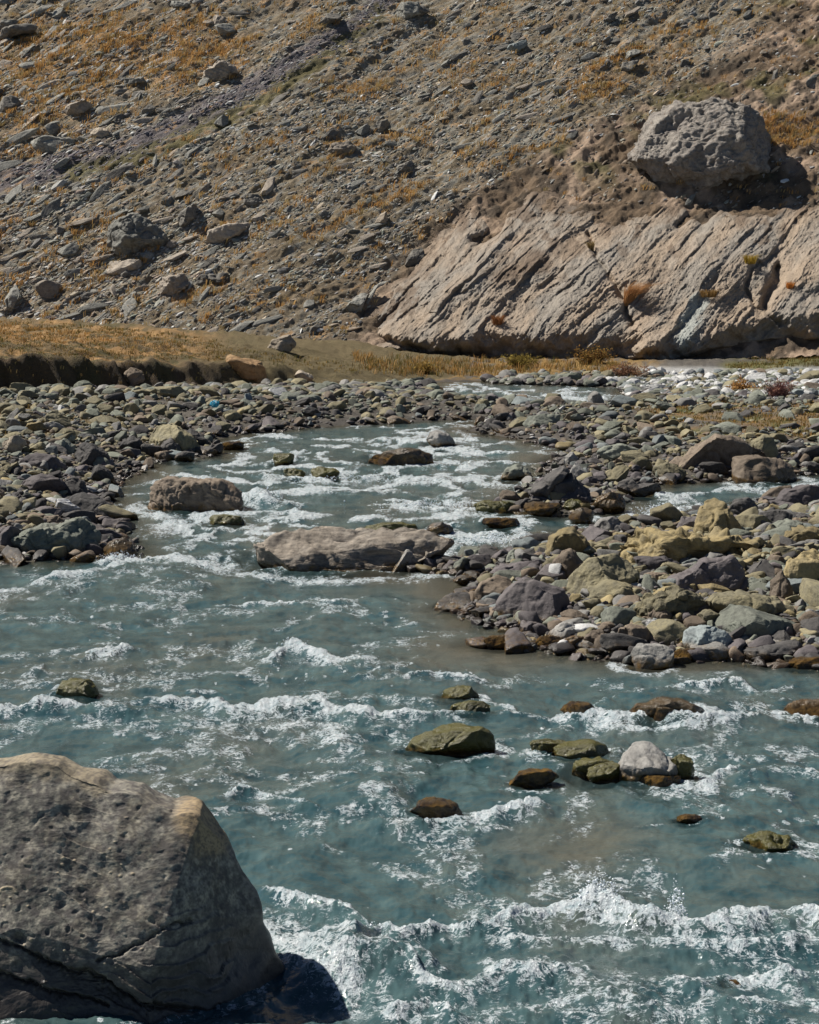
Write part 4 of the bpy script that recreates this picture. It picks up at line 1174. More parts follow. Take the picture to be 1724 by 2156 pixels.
# individual stones: the largest of the loose ones
cand = 9000
x, y = sample_bank(cand, r)
z = ground_h(x, y); S = sdf_at(x, y); bh, bt = bank_h(x, y)
px, py = project(x, y, z)
ok = (S > -.15) & (r.random(len(x)) < bank_density(px, py, S, bt)) & (py < 1420) & (py > 800) & (px > -15) & (px < 1740) & ~hero_cover(px, py, .95) & (y < 70)
x, y, z, S, px, py = [q[ok] for q in (x, y, z, S, px, py)]
size = r.lognormal(math.log(.165), .30, len(x)).clip(.10, .34) * np.where(y < 40, 1.08, (y / 42) ** .8)
order = np.argsort(-size * F / y)
chosen = []
for i in order:
    good = True
    for j in chosen:
        if (x[i] - x[j]) ** 2 + (y[i] - y[j]) ** 2 < (.95 * (size[i] + size[j])) ** 2:
            good = False; break
    if good:
        chosen.append(i)
        if len(chosen) >= 300: break
tone = stone_tone(px, py, S, r)
STONE_PROTO = {}
ORD = ['nearest', 'second nearest', 'third nearest', 'fourth nearest', 'fifth nearest', 'sixth nearest', 'seventh nearest', 'eighth nearest', 'ninth nearest', 'tenth nearest', 'eleventh nearest', 'twelfth nearest']
WORD = {'dark': 'dark', 'purple': 'purple grey', 'brown': 'brown', 'khaki': 'khaki', 'green': 'grey green', 'grey': 'grey', 'blue': 'blue grey', 'yellow': 'yellow', 'pale': 'whitish', 'slate': 'grey', 'hilldark': 'dark', 'hilltan': 'tan'}
MARKS = {True: [h for h in HERO if h[5] and h[2] < 745], False: [h for h in HERO if h[5] and h[2] > 745]}
PENDING = []

def pend(o, tone, px_, py_, noun, hill):
    best, bd = None, 1e18
    for h in MARKS[hill]:
        d = math.hypot(px_ - h[1], 1.6 * (py_ - h[2]))
        if d < bd: bd, best = d, h
    dx, dy = px_ - best[1], py_ - best[2]
    if abs(dx) > 1.3 * abs(dy): rel = 'left of' if dx < 0 else 'right of'
    else: rel = ('above' if hill else 'behind') if dy < 0 else ('below' if hill else 'in front of')
    PENDING.append((o, (WORD[tone], noun, rel, best[5]), bd))

def write_labels():
    cells = {}
    for o, key, d in PENDING: cells.setdefault(key, []).append((d, o))
    for (tn, noun, rel, mark), lst in cells.items():
        lst.sort(key=lambda q: q[0])
        for k, (d, o) in enumerate(lst):
            if len(lst) == 1: o['label'] = f"{tn} {noun} just {rel} {mark}"
            else: o['label'] = f"{tn} {noun} {rel} {mark}, {ORD[min(k, 11)]} to it"

STONE_MAT = {}
for k in ('dark', 'purple', 'brown', 'khaki', 'green', 'grey', 'blue', 'yellow'): STONE_MAT[k] = ROCK[k]
STONE_MAT['pale'] = rock_mat('whitish_rock', (.40, .40, .39), (.5, .5, .49), (.28, .28, .27))
for n_, i in enumerate(chosen):
    t = str(tone[i]); v = n_ % 7
    if (t, v) not in STONE_PROTO:
        rp = np.random.default_rng(abs(hash((len(t), v))) % 1000 + len(STONE_PROTO))
        V0, F0 = cut_rock(3, 500 + len(STONE_PROTO) * 3 + v, dims=(1.1, rp.uniform(.6, .9), rp.uniform(.4, .72)), cuts=15, depth=(.46, .86), noise=.05, soft=1.0, freq=2.8)
        me = mesh_from('river_stone', V0, F0, True); me.materials.append(STONE_MAT[t])
        STONE_PROTO[(t, v)] = bpy.data.objects.new('river_stone', me)
        src = STONE_PROTO[(t, v)]; o = src
    else:
        o = STONE_PROTO[(t, v)].copy()
    COL.objects.link(o)
    sz = float(size[i])
    o.location = (x[i], y[i], z[i] + sz * .18)
    o.scale = (sz * r.uniform(.95, 1.25), sz * r.uniform(.85, 1.05), sz * r.uniform(.8, 1.15))
    o.rotation_euler = (r.uniform(-.35, .35), r.uniform(-.4, .4), r.uniform(-3.1, 3.1))
    o['category'] = 'stone'; o['group'] = 'loose stones on the river banks'
    shape = 'angular stone' if v < 3 else 'rounded stone'
    pend(o, t, px[i], py[i], shape, False)

# the rest of the cobbles and pebbles
M_PEB = stone_mat('bank_pebbles', True, .4)
def pebble_batch(n, med, sig, lo, hi, seed, name, protos, near, far):
    r = np.random.default_rng(seed)
    x, y = sample_bank(int(n * 1.34), r, near, far, .315)
    z = ground_h(x, y); S = sdf_at(x, y); bh, bt = bank_h(x, y)
    px, py = project(x, y, z)
    ok = (S > np.where(y > 56, .0, -.14)) & (r.random(len(x)) < bank_density(px, py, S, bt)) & (y > near) & (y < far) & (y < hill_base(x) + 1.0)
    x, y, z, S, px, py = [q[ok] for q in (x, y, z, S, px, py)]
    m = len(x)
    sz = r.lognormal(math.log(med), sig, m).clip(lo, hi)
    pale = sstep(1220, 1420, px) * sstep(850, 820, py)
    sz = sz * (1 - .25 * pale) * (y / 42) ** .4
    tn = stone_tone(px, py, S, r)
    C = np.array([PAL[t] for t in tn]) * r.uniform(.65, 1.3, (m, 1))
    Sz = np.stack([sz * r.uniform(.9, 1.4, m), sz * r.uniform(.75, 1.1, m), sz * r.uniform(.45, .85, m)], -1)
    R = rot_z(r.uniform(-3.1, 3.1, m)) @ rot_x(r.normal(0, .3, m)) @ rot_y(r.normal(0, .3, m))
    return put_stones(name, protos, np.stack([x, y, z + sz * .28], -1), R, Sz, C, M_PEB, protos is PEB2)
pebble_batch(22000, .085, .42, .04, .22, 31, 'shore_pebbles', PEB2, 21, 66)
pebble_batch(24000, .11, .40, .04, .26, 32, 'far_shore_pebbles', PEB1, 60, 88)
pebble_batch(40000, .040, .35, .015, .08, 33, 'fine_gravel', PEB1, 21, 62)

# slope: slabs lying along the slanting beds
HN = np.array([0.06, -.57, .82]); HN /= np.linalg.norm(HN)
HL = np.array([STR[0], STR[1], .70 * STR[1] + .70 * .12 * STR[0]]); HL /= np.linalg.norm(HL)
HN = HN - HL * (HN @ HL); HN /= np.linalg.norm(HN)
HB = np.cross(HN, HL)
HR = np.stack([HL, HB, HN], -1)
def hill_samples(n, r):
    px = r.uniform(-260, 1990, n); py = r.uniform(-40, 760, n)
    rr = ray(px, py)
    t = (0.25 - 0.7 * 85.0 - CAM_H) / (rr[:, 2] - .7 * rr[:, 1] - .7 * .12 * rr[:, 0])
    P = rr * t[:, None]
    x, y = P[:, 0] + r.normal(0, .2, n), P[:, 1] + r.normal(0, .4, n)
    z = hill_h(x, y)
    px, py = project(x, y, z)
    return x, y, z, px, py
CLIFF_OUT = [(738, 745), (764, 672), (850, 555), (950, 450), (1035, 396), (1120, 390), (1260, 440), (1420, 425), (1560, 440), (2120, 430), (2120, 800), (738, 800)]
def hill_density(px, py):
    soil = zone_soil(px, py)
    d = 1 - .88 * soil
    d *= 1 - .75 * sstep(36, 18, seg_dist(px, py, GULLY))
    d *= 1 - .6 * sstep(22, 6, seg_dist(px, py, MOSSL))
    d *= 1 - .35 * sstep(480, 640, py) * sstep(330, 480, px)
    d *= np.where(inside(px, py, CLIFF_OUT), 0, 1)
    return d
def hill_tone(px, py, r):
    n = len(px); q = r.random(n)
    names = np.array(['slate', 'hilldark', 'hilltan'])
    lower_left = sstep(500, 200, px) * sstep(380, 500, py)
    a = .62 - .25 * lower_left; b = .22 * np.ones(n)
    return names[np.where(q < a, 0, np.where(q < a + b, 1, 2))]
def slab_frames(m, r, tilt=.3):
    return HR[None] @ rot_z(r.normal(0, .26, m)) @ rot_x(r.normal(.12, tilt, m)) @ rot_y(r.normal(0, .18, m))

r = np.random.default_rng(41)
x, y, z, px, py = hill_samples(6100, r)
ok = (r.random(len(x)) < hill_density(px, py)) & ~hero_cover(px, py, 1.05) & (px > -10) & (px < 1735) & (py > -10)
x, y, z, px, py = [q[ok] for q in (x, y, z, px, py)]
size = r.lognormal(math.log(.165), .42, len(x)).clip(.11, .55)
size *= 1 + .45 * sstep(700, 100, px)
chosen = []
for i in np.argsort(-size):
    if all((x[i] - x[j]) ** 2 + (y[i] - y[j]) ** 2 > (.8 * (size[i] + size[j])) ** 2 for j in chosen):
        chosen.append(i)
        if len(chosen) >= 255: break
tone = hill_tone(px, py, r)
R = slab_frames(len(x), r)
from mathutils import Matrix
HPROTO = {}
for n_, i in enumerate(chosen):
    t = str(tone[i]); v = n_ % 6
    flat_ = v < 5
    if (t, v) not in HPROTO:
        rp = np.random.default_rng(700 + len(HPROTO))
        V0, F0 = cut_rock(3, 800 + len(HPROTO) * 7, dims=(1.45, rp.uniform(.38, .58), rp.uniform(.13, .23)) if flat_ else (.9, rp.uniform(.6, .75), rp.uniform(.5, .62)), cuts=15, depth=(.5, .88), noise=.05, freq=2.6, soft=1.0)
        me = mesh_from('hillside_rock', V0, F0, True); me.materials.append(ROCK[t])
        o = HPROTO[(t, v)] = bpy.data.objects.new('hillside_rock', me)
    else:
        o = HPROTO[(t, v)].copy()
    COL.objects.link(o)
    sz = float(size[i])
    o.matrix_world = Matrix.Translation((x[i], y[i], z[i] + .10 * sz)) @ Matrix([list(q) for q in R[i]]).to_4x4() @ Matrix.Diagonal((sz * r.uniform(.85, 1.3), sz * r.uniform(.8, 1.1), sz * r.uniform(.8, 1.2), 1))
    o['category'] = 'rock'; o['group'] = 'rocks strewn over the slope'
    pend(o, t, px[i], py[i], 'flat slab' if flat_ else 'blocky rock', True)
write_labels()

HPAL = {'slate': (.275, .27, .235), 'hilldark': (.155, .145, .125), 'hilltan': (.38, .315, .235)}
M_SCREE = stone_mat('scree_stones', False, .5)
def scree(n, med, sig, lo, hi, seed, name, protos, dens=hill_density, pal=None, flat_=.3):
    r = np.random.default_rng(seed)
    x, y, z, px, py = hill_samples(int(n * 1.22), r)
    A_ = x * STR[0] + y * STR[1]; C_ = -x * STR[1] + y * STR[0]
    clump = sstep(-.4, .25, fbm2(A_ * .11, C_ * .55, 3, 121))
    ok = (r.random(len(x)) < dens(px, py) * (.22 + .78 * clump)) & (py > -30)
    x, y, z, px, py = [q[ok] for q in (x, y, z, px, py)]
    m = len(x)
    sz = r.lognormal(math.log(med), sig, m).clip(lo, hi) * (1 + .3 * sstep(700, 100, px))
    tn = hill_tone(px, py, r)
    C = np.array([HPAL[t] for t in tn]) if pal is None else np.tile(pal, (m, 1))
    C = C * r.uniform(.6, 1.35, (m, 1)) * r.uniform(.95, 1.05, (m, 3))
    br = r.random(m) < .07
    C[br] = np.array([.60, .60, .57]) * r.uniform(.8, 1.1, (br.sum(), 1))
    Sz = np.stack([sz * r.uniform(.9, 1.9, m), sz * r.uniform(.35, .6, m), sz * r.uniform(.14, .36, m)], -1)
    return put_stones(name, protos, np.stack([x, y, z + sz * .06], -1), slab_frames(m, r, .35), Sz, C, M_SCREE)
scree(9000, .095, .38, .05, .24, 51, 'scree_rubble', SLAB2)
scree(95000, .05, .40, .025, .13, 52, 'fine_scree_gravel', SLAB1)
def gully_density(px, py): return sstep(30, 14, seg_dist(px, py, GULLY)) * np.where(px < 1000, 1, 0)
scree(90000, .055, .3, .03, .12, 53, 'gully_gravel', SLAB1, gully_density, (.17, .155, .165))
def soil_density(px, py): return zone_soil(px, py) * .5 * np.where(inside(px, py, CLIFF_OUT), 0, 1)
scree(9000, .08, .5, .03, .3, 54, 'soil_clods_rubble', SLAB1, soil_density, (.24, .185, .135))

# ------------------------------------------------------------------ grass, shrubs, small finds
def blades(base, n_per, length, spread, lean, r, width=.012, col=(.42, .23, .08), vary=.25):
    """thin bent blades in tufts: base (m,3)"""
    m = len(base)
    B = np.repeat(base, n_per, 0)
    N = len(B)
    L = np.repeat(length, n_per) * r.uniform(.55, 1.1, N)
    az = r.uniform(0, 2 * np.pi, N)
    rad = np.repeat(spread, n_per) * np.sqrt(r.random(N))
    B = B + np.stack([np.cos(az) * rad, np.sin(az) * rad, np.zeros(N)], -1)
    out = np.stack([np.cos(az), np.sin(az), np.zeros(N)], -1) * r.uniform(.1, .8, N)[:, None] + np.asarray(lean)
    side = np.stack([-np.sin(az), np.cos(az), np.zeros(N)], -1)
    fl = r.uniform(0, 2 * np.pi, N); side = np.stack([np.cos(fl), np.sin(fl) * .6, np.zeros(N)], -1)
    w = (width * r.uniform(.6, 1.3, N))[:, None]
    up = np.array([0, 0, 1.0])
    p0 = B; p1 = B + (up * .6 + out * .35) * L[:, None]; p2 = B + (up * .8 + out) * L[:, None]
    V = np.stack([p0 - side * w, p0 + side * w, p1 + side * w * .8, p1 - side * w * .8, p2 + side * w * .15, p2 - side * w * .15], 1)
    V[:, 0:2, 2] -= .05
    Fq = np.array([[0, 1, 2, 3], [3, 2, 4, 5]])
    Fa = (Fq[None] + (np.arange(N) * 6)[:, None, None]).reshape(-1, 4)
    cc = np.repeat(np.atleast_2d(col) if np.ndim(col) == 2 else np.tile(col, (m, 1)), n_per, 0) * r.uniform(1 - vary, 1 + vary, (N, 1))
    return V.reshape(-1, 3), Fa, np.repeat(cc, 6, 0)

gm = NG('dry_grass_blades')
dif = gm.n.new('ShaderNodeBsdfDiffuse'); trl = gm.n.new('ShaderNodeBsdfTranslucent'); mx = gm.n.new('ShaderNodeMixShader')
gc = gm.attr('Col', 'Color'); gm.l.new(gc, dif.inputs[0]); gm.l.new(gc, trl.inputs[0]); mx.inputs[0].default_value = .3
gm.l.new(dif.outputs[0], mx.inputs[1]); gm.l.new(trl.outputs[0], mx.inputs[2])
M_GRASS = gm.done(mx.outputs[0])

def merge(parts):
    Vs, Fs, Cs, off = [], [], [], 0
    for v, f, c in parts:
        Vs.append(v); Fs.append(f + off); Cs.append(c); off += len(v)
    return np.concatenate(Vs), np.concatenate(Fs), np.concatenate(Cs)

r = np.random.default_rng(61)
x, y, z, px, py = hill_samples(53000, r)
A_ = x * STR[0] + y * STR[1]; C_ = -x * STR[1] + y * STR[0]
cl = sstep(.05, .55, fbm2(A_ * .25, C_ * .8, 3, 301))
soil = zone_soil(px, py)
dens = (.05 + .55 * cl) * (1 - .85 * soil) * (1 - .6 * sstep(420, 620, py) * sstep(300, 600, px)) * .55 + zone_org(px, py) * .85 * (.3 + .7 * cl)
dens += .9 * zone_org(px, py) * soil * sstep(1560, 1600, px)
dens *= np.where(inside(px, py, CLIFF_OUT), 0, 1) * np.where(py < 735, 1, .4) * (1 - sstep(40, 25, seg_dist(px, py, GULLY)))
ok = r.random(len(x)) < dens
x, y, z = x[ok], y[ok], z[ok]
m = len(x)
pal = np.array([(.46, .27, .10), (.50, .33, .14), (.38, .22, .08), (.34, .26, .12)])[r.integers(0, 4, m)]
V, Fa, C = blades(np.stack([x, y, z], -1), 9, r.uniform(.14, .34, m), r.uniform(.06, .25, m), (.5, -.15, 0), r, .018, pal)
tag(link('hillside_grass', mesh_from('hillside_grass', V, Fa, True, C), M_GRASS), kind='stuff')

# grass of the bank crest, hill foot and turf flats
def ground_tufts(polys, n, r, lens, spread, pal, lean=(.2, -.1, 0), n_per=9, width=.012, only_top=False):
    parts = []
    for poly in polys:
        xs = [p[0] for p in poly]; ys_ = [p[1] for p in poly]
        qx = r.uniform(min(xs), max(xs), n); qy = r.uniform(min(ys_), max(ys_), n)
        k = inside(qx, qy, poly); qx, qy = qx[k], qy[k]
        B = np.array([hit(a_, b_, ground_h) for a_, b_ in zip(qx, qy)])
        B = B[B[:, 1] < 90]
        if only_top:
            B = B[bank_h(B[:, 0], B[:, 1])[1] > 1.0]
        pp = np.array(pal)[r.integers(0, len(pal), len(B))]
        parts.append(blades(B, n_per, r.uniform(*lens, len(B)), r.uniform(*spread, len(B)), lean, r, width, pp))
    return merge(parts)
OR = [(.45, .26, .09), (.50, .32, .14), (.38, .22, .08)]
OL = [(.17, .13, .05), (.24, .17, .06), (.13, .12, .04), (.30, .20, .07)]
V, Fa, C = merge([
    ground_tufts([[(-20, 672), (120, 694), (250, 706), (370, 716), (360, 728), (230, 724), (100, 722), (-20, 705)]], 550, r, (.04, .10), (.1, .4), OR, (.4, -.1, 0), only_top=True),
    ground_tufts([[(-20, 668), (370, 700), (480, 722), (470, 760), (-20, 745)]], 1500, r, (.03, .09), (.05, .3), OL + [(.30, .19, .08)], (.3, -.1, 0), only_top=True),
    ground_tufts([[(370, 716), (480, 730), (600, 745), (760, 772), (740, 790), (600, 770), (440, 745)]], 420, r, (.06, .14), (.1, .3), OL),
    ground_tufts([[(740, 745), (800, 752), (1000, 758), (1300, 766), (1340, 800), (1150, 792), (900, 795), (760, 785)]], 800, r, (.12, .38), (.08, .3), OR + OL, (.1, -.05, 0)),
    ground_tufts([[(1530, 772), (1620, 742), (1740, 725), (1740, 768), (1560, 780)]], 500, r, (.06, .16), (.1, .3), OL),
    ground_tufts([[(1290, 860), (1500, 845), (1740, 845), (1740, 925), (1500, 905)]], 700, r, (.04, .11), (.1, .3), OL + OR[:1]),
    ground_tufts([[(0, 845), (250, 835), (420, 825), (380, 850), (120, 900), (0, 930)]], 420, r, (.04, .10), (.08, .25), OL),
    ground_tufts([[(-10, 735), (200, 735), (450, 755), (640, 795), (400, 805), (0, 830)]], 220, r, (.04, .09), (.08, .25), [(.10, .085, .04), (.14, .10, .045)])])
tag(link('bank_grass', mesh_from('bank_grass', V, Fa, True, C), M_GRASS), kind='stuff')

def shrub(px, py, wpx, hpx, label, twig, leaf, nt=70, nl=600, seed=1, group=None):
    r = np.random.default_rng(seed)
    bx, by, bz = hit(px, py, ground_h)
    s = by / F; Rw = wpx * s / 2; Hh = hpx * s
    root = bpy.data.objects.new('shrub', None); COL.objects.link(root); root.location = (bx, by, bz)
    tag(root, label, 'shrub', group)
    Vs, Fs, Cs, tips, off = [], [], [], [], 0
    for k in range(nt):
        az = r.uniform(0, 2 * np.pi); lean = r.uniform(.1, 1.0)
        p = np.array([r.normal(0, Rw * .25), r.normal(0, Rw * .2), -.05])
        tgt = np.array([math.cos(az) * Rw * lean, math.sin(az) * Rw * .7 * lean, Hh * r.uniform(.55, 1.1) * (1 - .3 * lean)])
        pts = [p + (tgt - p) * q + r.normal(0, .03, 3) * (q > 0) for q in (0, .35, .7, 1)]
        for q in range(4):
            rad = .012 * (1 - .22 * q)
            for c in range(4):
                a = c * math.pi / 2
                Vs.append(pts[q] + rad * np.array([math.cos(a), math.sin(a), 0]))
        for q in range(3):
            for c in range(4):
                Fs.append([off + q * 4 + c, off + q * 4 + (c + 1) % 4, off + q * 4 + 4 + (c + 1) % 4, off + q * 4 + 4 + c])
        off += 16
        tips += [pts[2], pts[3], (pts[1] + pts[2]) / 2]
    V = np.array(Vs)
    link('stem', mesh_from('stem', V, np.array(Fs), True, np.tile(twig, (len(V), 1)) * r.uniform(.7, 1.3, (len(V), 1))), M_GRASS, parent=root)
    if nl:
        tips = np.array(tips)[r.integers(0, len(tips), nl)] + r.normal(0, .06, (nl, 3))
        d1 = r.normal(size=(nl, 3)); d1 /= np.linalg.norm(d1, axis=1)[:, None]
        d2 = np.cross(d1, r.normal(size=(nl, 3))); d2 /= np.linalg.norm(d2, axis=1)[:, None]
        L = r.uniform(.03, .07, (nl, 1))
        V = np.stack([tips - d1 * L, tips + d2 * L * .4, tips + d1 * L, tips - d2 * L * .4], 1).reshape(-1, 3)
        Fa = np.arange(nl * 4).reshape(-1, 4)
        C = np.repeat(np.array(leaf)[r.integers(0, len(leaf), nl)] * r.uniform(.7, 1.3, (nl, 1)), 4, 0)
        link('foliage', mesh_from('foliage', V, Fa, False, C), M_GRASS, parent=root)
    return root
RB = [(.30, .16, .05), (.22, .14, .05), (.36, .22, .07), (.15, .12, .04)]
shrub(1250, 766, 105, 34, 'low rusty brown shrub at the foot of the cliff', (.14, .08, .05), RB, 120, 1300, 1)
shrub(1320, 797, 90, 30, 'pinkish brown shrub spreading over the far cobbles', (.22, .13, .10), [(.30, .18, .11), (.24, .13, .08)], 130, 900, 2)
shrub(1562, 833, 62, 30, 'small orange shrub among the bleached stones', (.30, .17, .07), [(.42, .24, .09), (.34, .19, .07)], 90, 800, 3)
shrub(1640, 836, 92, 38, 'bare pinkish twig bush beside the small orange shrub', (.25, .13, .12), [(.28, .15, .11)], 200, 200, 4)
shrub(1095, 772, 90, 26, 'olive yellow shrub at the foot of the cliff left of the rusty one', (.15, .11, .05), [(.30, .23, .06), (.22, .17, .05)], 80, 800, 5)
shrub(890, 786, 70, 22, 'low golden shrub near the left end of the cliff', (.2, .13, .05), [(.36, .24, .07), (.26, .17, .05)], 70, 600, 6)

def cliff_plant(px, py, hpx, label, pal, lean, seed, n=160, spread=.5, width=.012):
    r = np.random.default_rng(seed)
    dg = bpy.context.evaluated_depsgraph_get()
    from mathutils import Vector
    d = Vector(ray(px, py)).normalized()
    res = SC.ray_cast(dg, Vector((0, 0, CAM_H)), d)
    loc = np.array(res[1]) if res[0] else np.array(hit(px, py))
    L = hpx * loc[1] / F
    V, Fa, C = blades(np.array([[0, 0, 0.0]]), n, np.array([L]), np.array([spread * L]), lean, r, width, np.array([pal[0]]), .35)
    o = link('dry_plant', mesh_from('dry_plant', V, Fa, True, C), M_GRASS, tuple(loc + np.array([0, -.05, -.02])))
    tag(o, label, 'plant')
bpy.context.view_layer.update()
cliff_plant(1318, 640, 58, 'fan of dry orange grass growing from a crack in the cliff', [(.40, .22, .10)], (.75, -.2, 0), 71, 380, .12)
cliff_plant(1578, 552, 22, 'yellow flowered plant in a cliff crack', [(.38, .27, .05)], (.1, -.4, 0), 72, 160, .5)
cliff_plant(1662, 604, 15, 'orange leaved plant right of the yellow flowered plant', [(.48, .20, .05)], (.1, -.4, 0), 73, 120, .5)
cliff_plant(1490, 622, 18, 'brown dry plant on a ledge in the middle of the cliff', [(.24, .15, .06)], (.2, -.4, 0), 74, 200, .9)
cliff_plant(1048, 680, 22, 'rusty dry plant on the lower left of the cliff', [(.27, .13, .06)], (.0, -.4, 0), 75, 220, .5)
cliff_plant(1245, 525, 24, 'thin dry grass in the crack high on the cliff', [(.26, .19, .09)], (-.25, -.3, 0), 76, 140, .2)

# scrap of blue litter among the cobbles
lx, ly, lz = hit(452, 871, ground_h)
D_, F_ = ICO[3]
Pb = D_ * np.array([.11, .08, .08]) * (1 + .45 * np.abs(perlin3(D_ * 3.1, 3))[:, None]) + .03 * np.stack([perlin3(D_ * 6, 7)] * 3, -1)
g = NG('blue_plastic'); o = link('plastic_bag', mesh_from('plastic_bag', Pb, F_, False), g.done(g.principled((.02, .32, .48), .35).outputs[0]), (lx, ly, lz + .26))
tag(o, 'crumpled bright blue plastic scrap caught among the far cobbles', 'litter')

# ------------------------------------------------------------------ the river
FOAM = [  # (photo line along the crest, half width px, strength, crest height m)
    ([(-40, 1500), (100, 1490), (200, 1490), (300, 1480), (400, 1478), (480, 1495), (560, 1500), (650, 1490), (720, 1503), (800, 1510)], 15, 1.0, .13),
    ([(800, 1512), (900, 1515), (1000, 1517), (1120, 1506), (1240, 1515), (1300, 1530), (1500, 1527), (1620, 1520), (1780, 1515)], 8, .9, .07),
    ([(-40, 1530), (150, 1528), (260, 1545)], 20, .75, .04), ([(400, 1520), (560, 1530), (700, 1520)], 14, .5, .03),
    ([(700, 1535), (740, 1580), (760, 1615), (810, 1640)], 20, .62, .05), ([(640, 1560), (700, 1580)], 14, .4, .02),
    ([(-40, 1245), (100, 1225), (200, 1212), (260, 1192), (330, 1185), (450, 1190)], 14, .95, .07), ([(-30, 1262), (60, 1255), (150, 1248)], 9, .8, .03),
    ([(560, 1395), (590, 1378), (615, 1368), (640, 1380), (700, 1388), (800, 1385)], 13, 1.0, .07), ([(80, 1418), (140, 1402), (230, 1390), (275, 1378)], 8, .8, .06),
    ([(470, 1275), (560, 1267), (640, 1272), (770, 1268)], 4, .75, .04), ([(800, 1316), (885, 1310)], 5, .7, .03), ([(820, 1440), (900, 1434), (1035, 1440)], 6, .8, .05),
    ([(1250, 1492), (1330, 1468), (1420, 1450), (1560, 1446), (1605, 1475)], 6, .75, .05), ([(1540, 1520), (1640, 1512), (1760, 1500)], 10, .8, .05),
    ([(770, 1732), (830, 1736), (900, 1740), (980, 1726), (1165, 1706)], 12, .95, .09), ([(470, 1692), (520, 1672), (620, 1690), (700, 1722)], 9, .7, .03),
    ([(880, 1760), (960, 1750), (1060, 1740)], 10, .5, .03), ([(940, 1790), (930, 1840), (1000, 1850)], 12, .45, .03),
    ([(610, 1990), (680, 2004), (740, 2012), (800, 1975), (860, 1992), (940, 1962), (1020, 1962), (1120, 1932), (1220, 1925), (1330, 1952), (1480, 1962), (1600, 1957), (1690, 1950), (1790, 1972)], 17, 1.0, .15),
    ([(560, 1868), (620, 1898), (700, 1930), (760, 1962)], 15, .8, .10), ([(640, 2000), (600, 1985)], 22, .7, .05),
    ([(860, 2020), (900, 2070), (960, 2090), (1050, 2050), (1150, 2062), (1280, 2052), (1400, 2082), (1550, 2062), (1780, 2052)], 24, .75, .07),
    ([(800, 2000), (880, 2030), (950, 2060)], 26, .8, .07), ([(1100, 2132), (1200, 2110), (1400, 2132), (1740, 2112)], 24, .62, .06), ([(800, 2150), (900, 2120), (960, 2150)], 18, .7, .08),
    ([(1000, 1990), (1200, 1985), (1420, 1995), (1700, 1990)], 18, .6, .05), ([(1560, 1640), (1640, 1628), (1760, 1640)], 16, .5, .06), ([(1480, 1640), (1560, 1620)], 9, .7, .05),
    ([(1490, 1820), (1600, 1808), (1740, 1800)], 10, .55, .03), ([(1340, 1756), (1420, 1750)], 5, .5, .02), ([(980, 1490), (1060, 1500), (1100, 1508)], 7, .7, .03),
    ([(1150, 1405), (1170, 1400)], 5, .5, .02), ([(500, 1050), (540, 1052), (580, 1063), (625, 1060)], 10, 1.0, .14), ([(540, 1002), (620, 1010), (700, 1017), (800, 1012), (900, 1020), (1010, 1010)], 5, 1.0, .08),
    ([(560, 975), (645, 970)], 4, .9, .07), ([(800, 1082), (880, 1070), (960, 1080), (1060, 1066)], 9, .95, .08), ([(250, 1082), (350, 1092), (500, 1092), (650, 1100)], 5, .75, .05),
    ([(930, 1162), (1000, 1150), (1080, 1140), (1130, 1128)], 9, 1.0, .09), ([(945, 1140), (1040, 1128), (1120, 1122)], 5, .8, .05), ([(1330, 1090), (1380, 1092), (1430, 1082), (1490, 1062)], 10, 1.0, .10), ([(1330, 1062), (1400, 1052), (1470, 1055)], 6, .9, .06),
    ([(430, 940), (560, 946), (700, 952)], 3, .7, .03), ([(700, 931), (850, 925), (1000, 920)], 3, .7, .03), ([(440, 985), (560, 976)], 3, .6, .03), ([(880, 985), (1000, 980), (1090, 976)], 3.5, .75, .04),
    ([(930, 1050), (1070, 1058)], 5, .6, .03), ([(640, 1120), (600, 1135), (560, 1150)], 6, .6, .03), ([(330, 1150), (365, 1165), (385, 1182)], 9, .6, .05), ([(200, 1190), (250, 1180), (300, 1192)], 8, 1.0, .10),
    ([(620, 1038), (720, 1045), (860, 1040)], 4, .6, .03), ([(1000, 895), (930, 898)], 3, .8, .03), ([(560, 1112), (450, 1120)], 4, .5, .02), ([(1150, 832), (1220, 838), (1290, 840)], 4, 1.0, .04), ([(940, 820), (1040, 826)], 3, .9, .03),
    ([(1600, 1025), (1724, 1012)], 3, .6, .03), ([(250, 1075), (300, 1085)], 6, .6, .05), ([(820, 1205), (560, 1203)], 3, .8, .02)]
BUMPS = [(745, 2035, 110, 30, .17), (690, 2112, 110, 26, -.12), (1260, 1925, 80, 22, .08), (1400, 1490, 120, 34, .15), (615, 1368, 60, 18, .08), (155, 1455, 55, 18, .10), (560, 1058, 40, 10, .12), (800, 1690, 90, 30, .10), (560, 1660, 120, 40, -.06), (1130, 1660, 200, 20, -.03)]

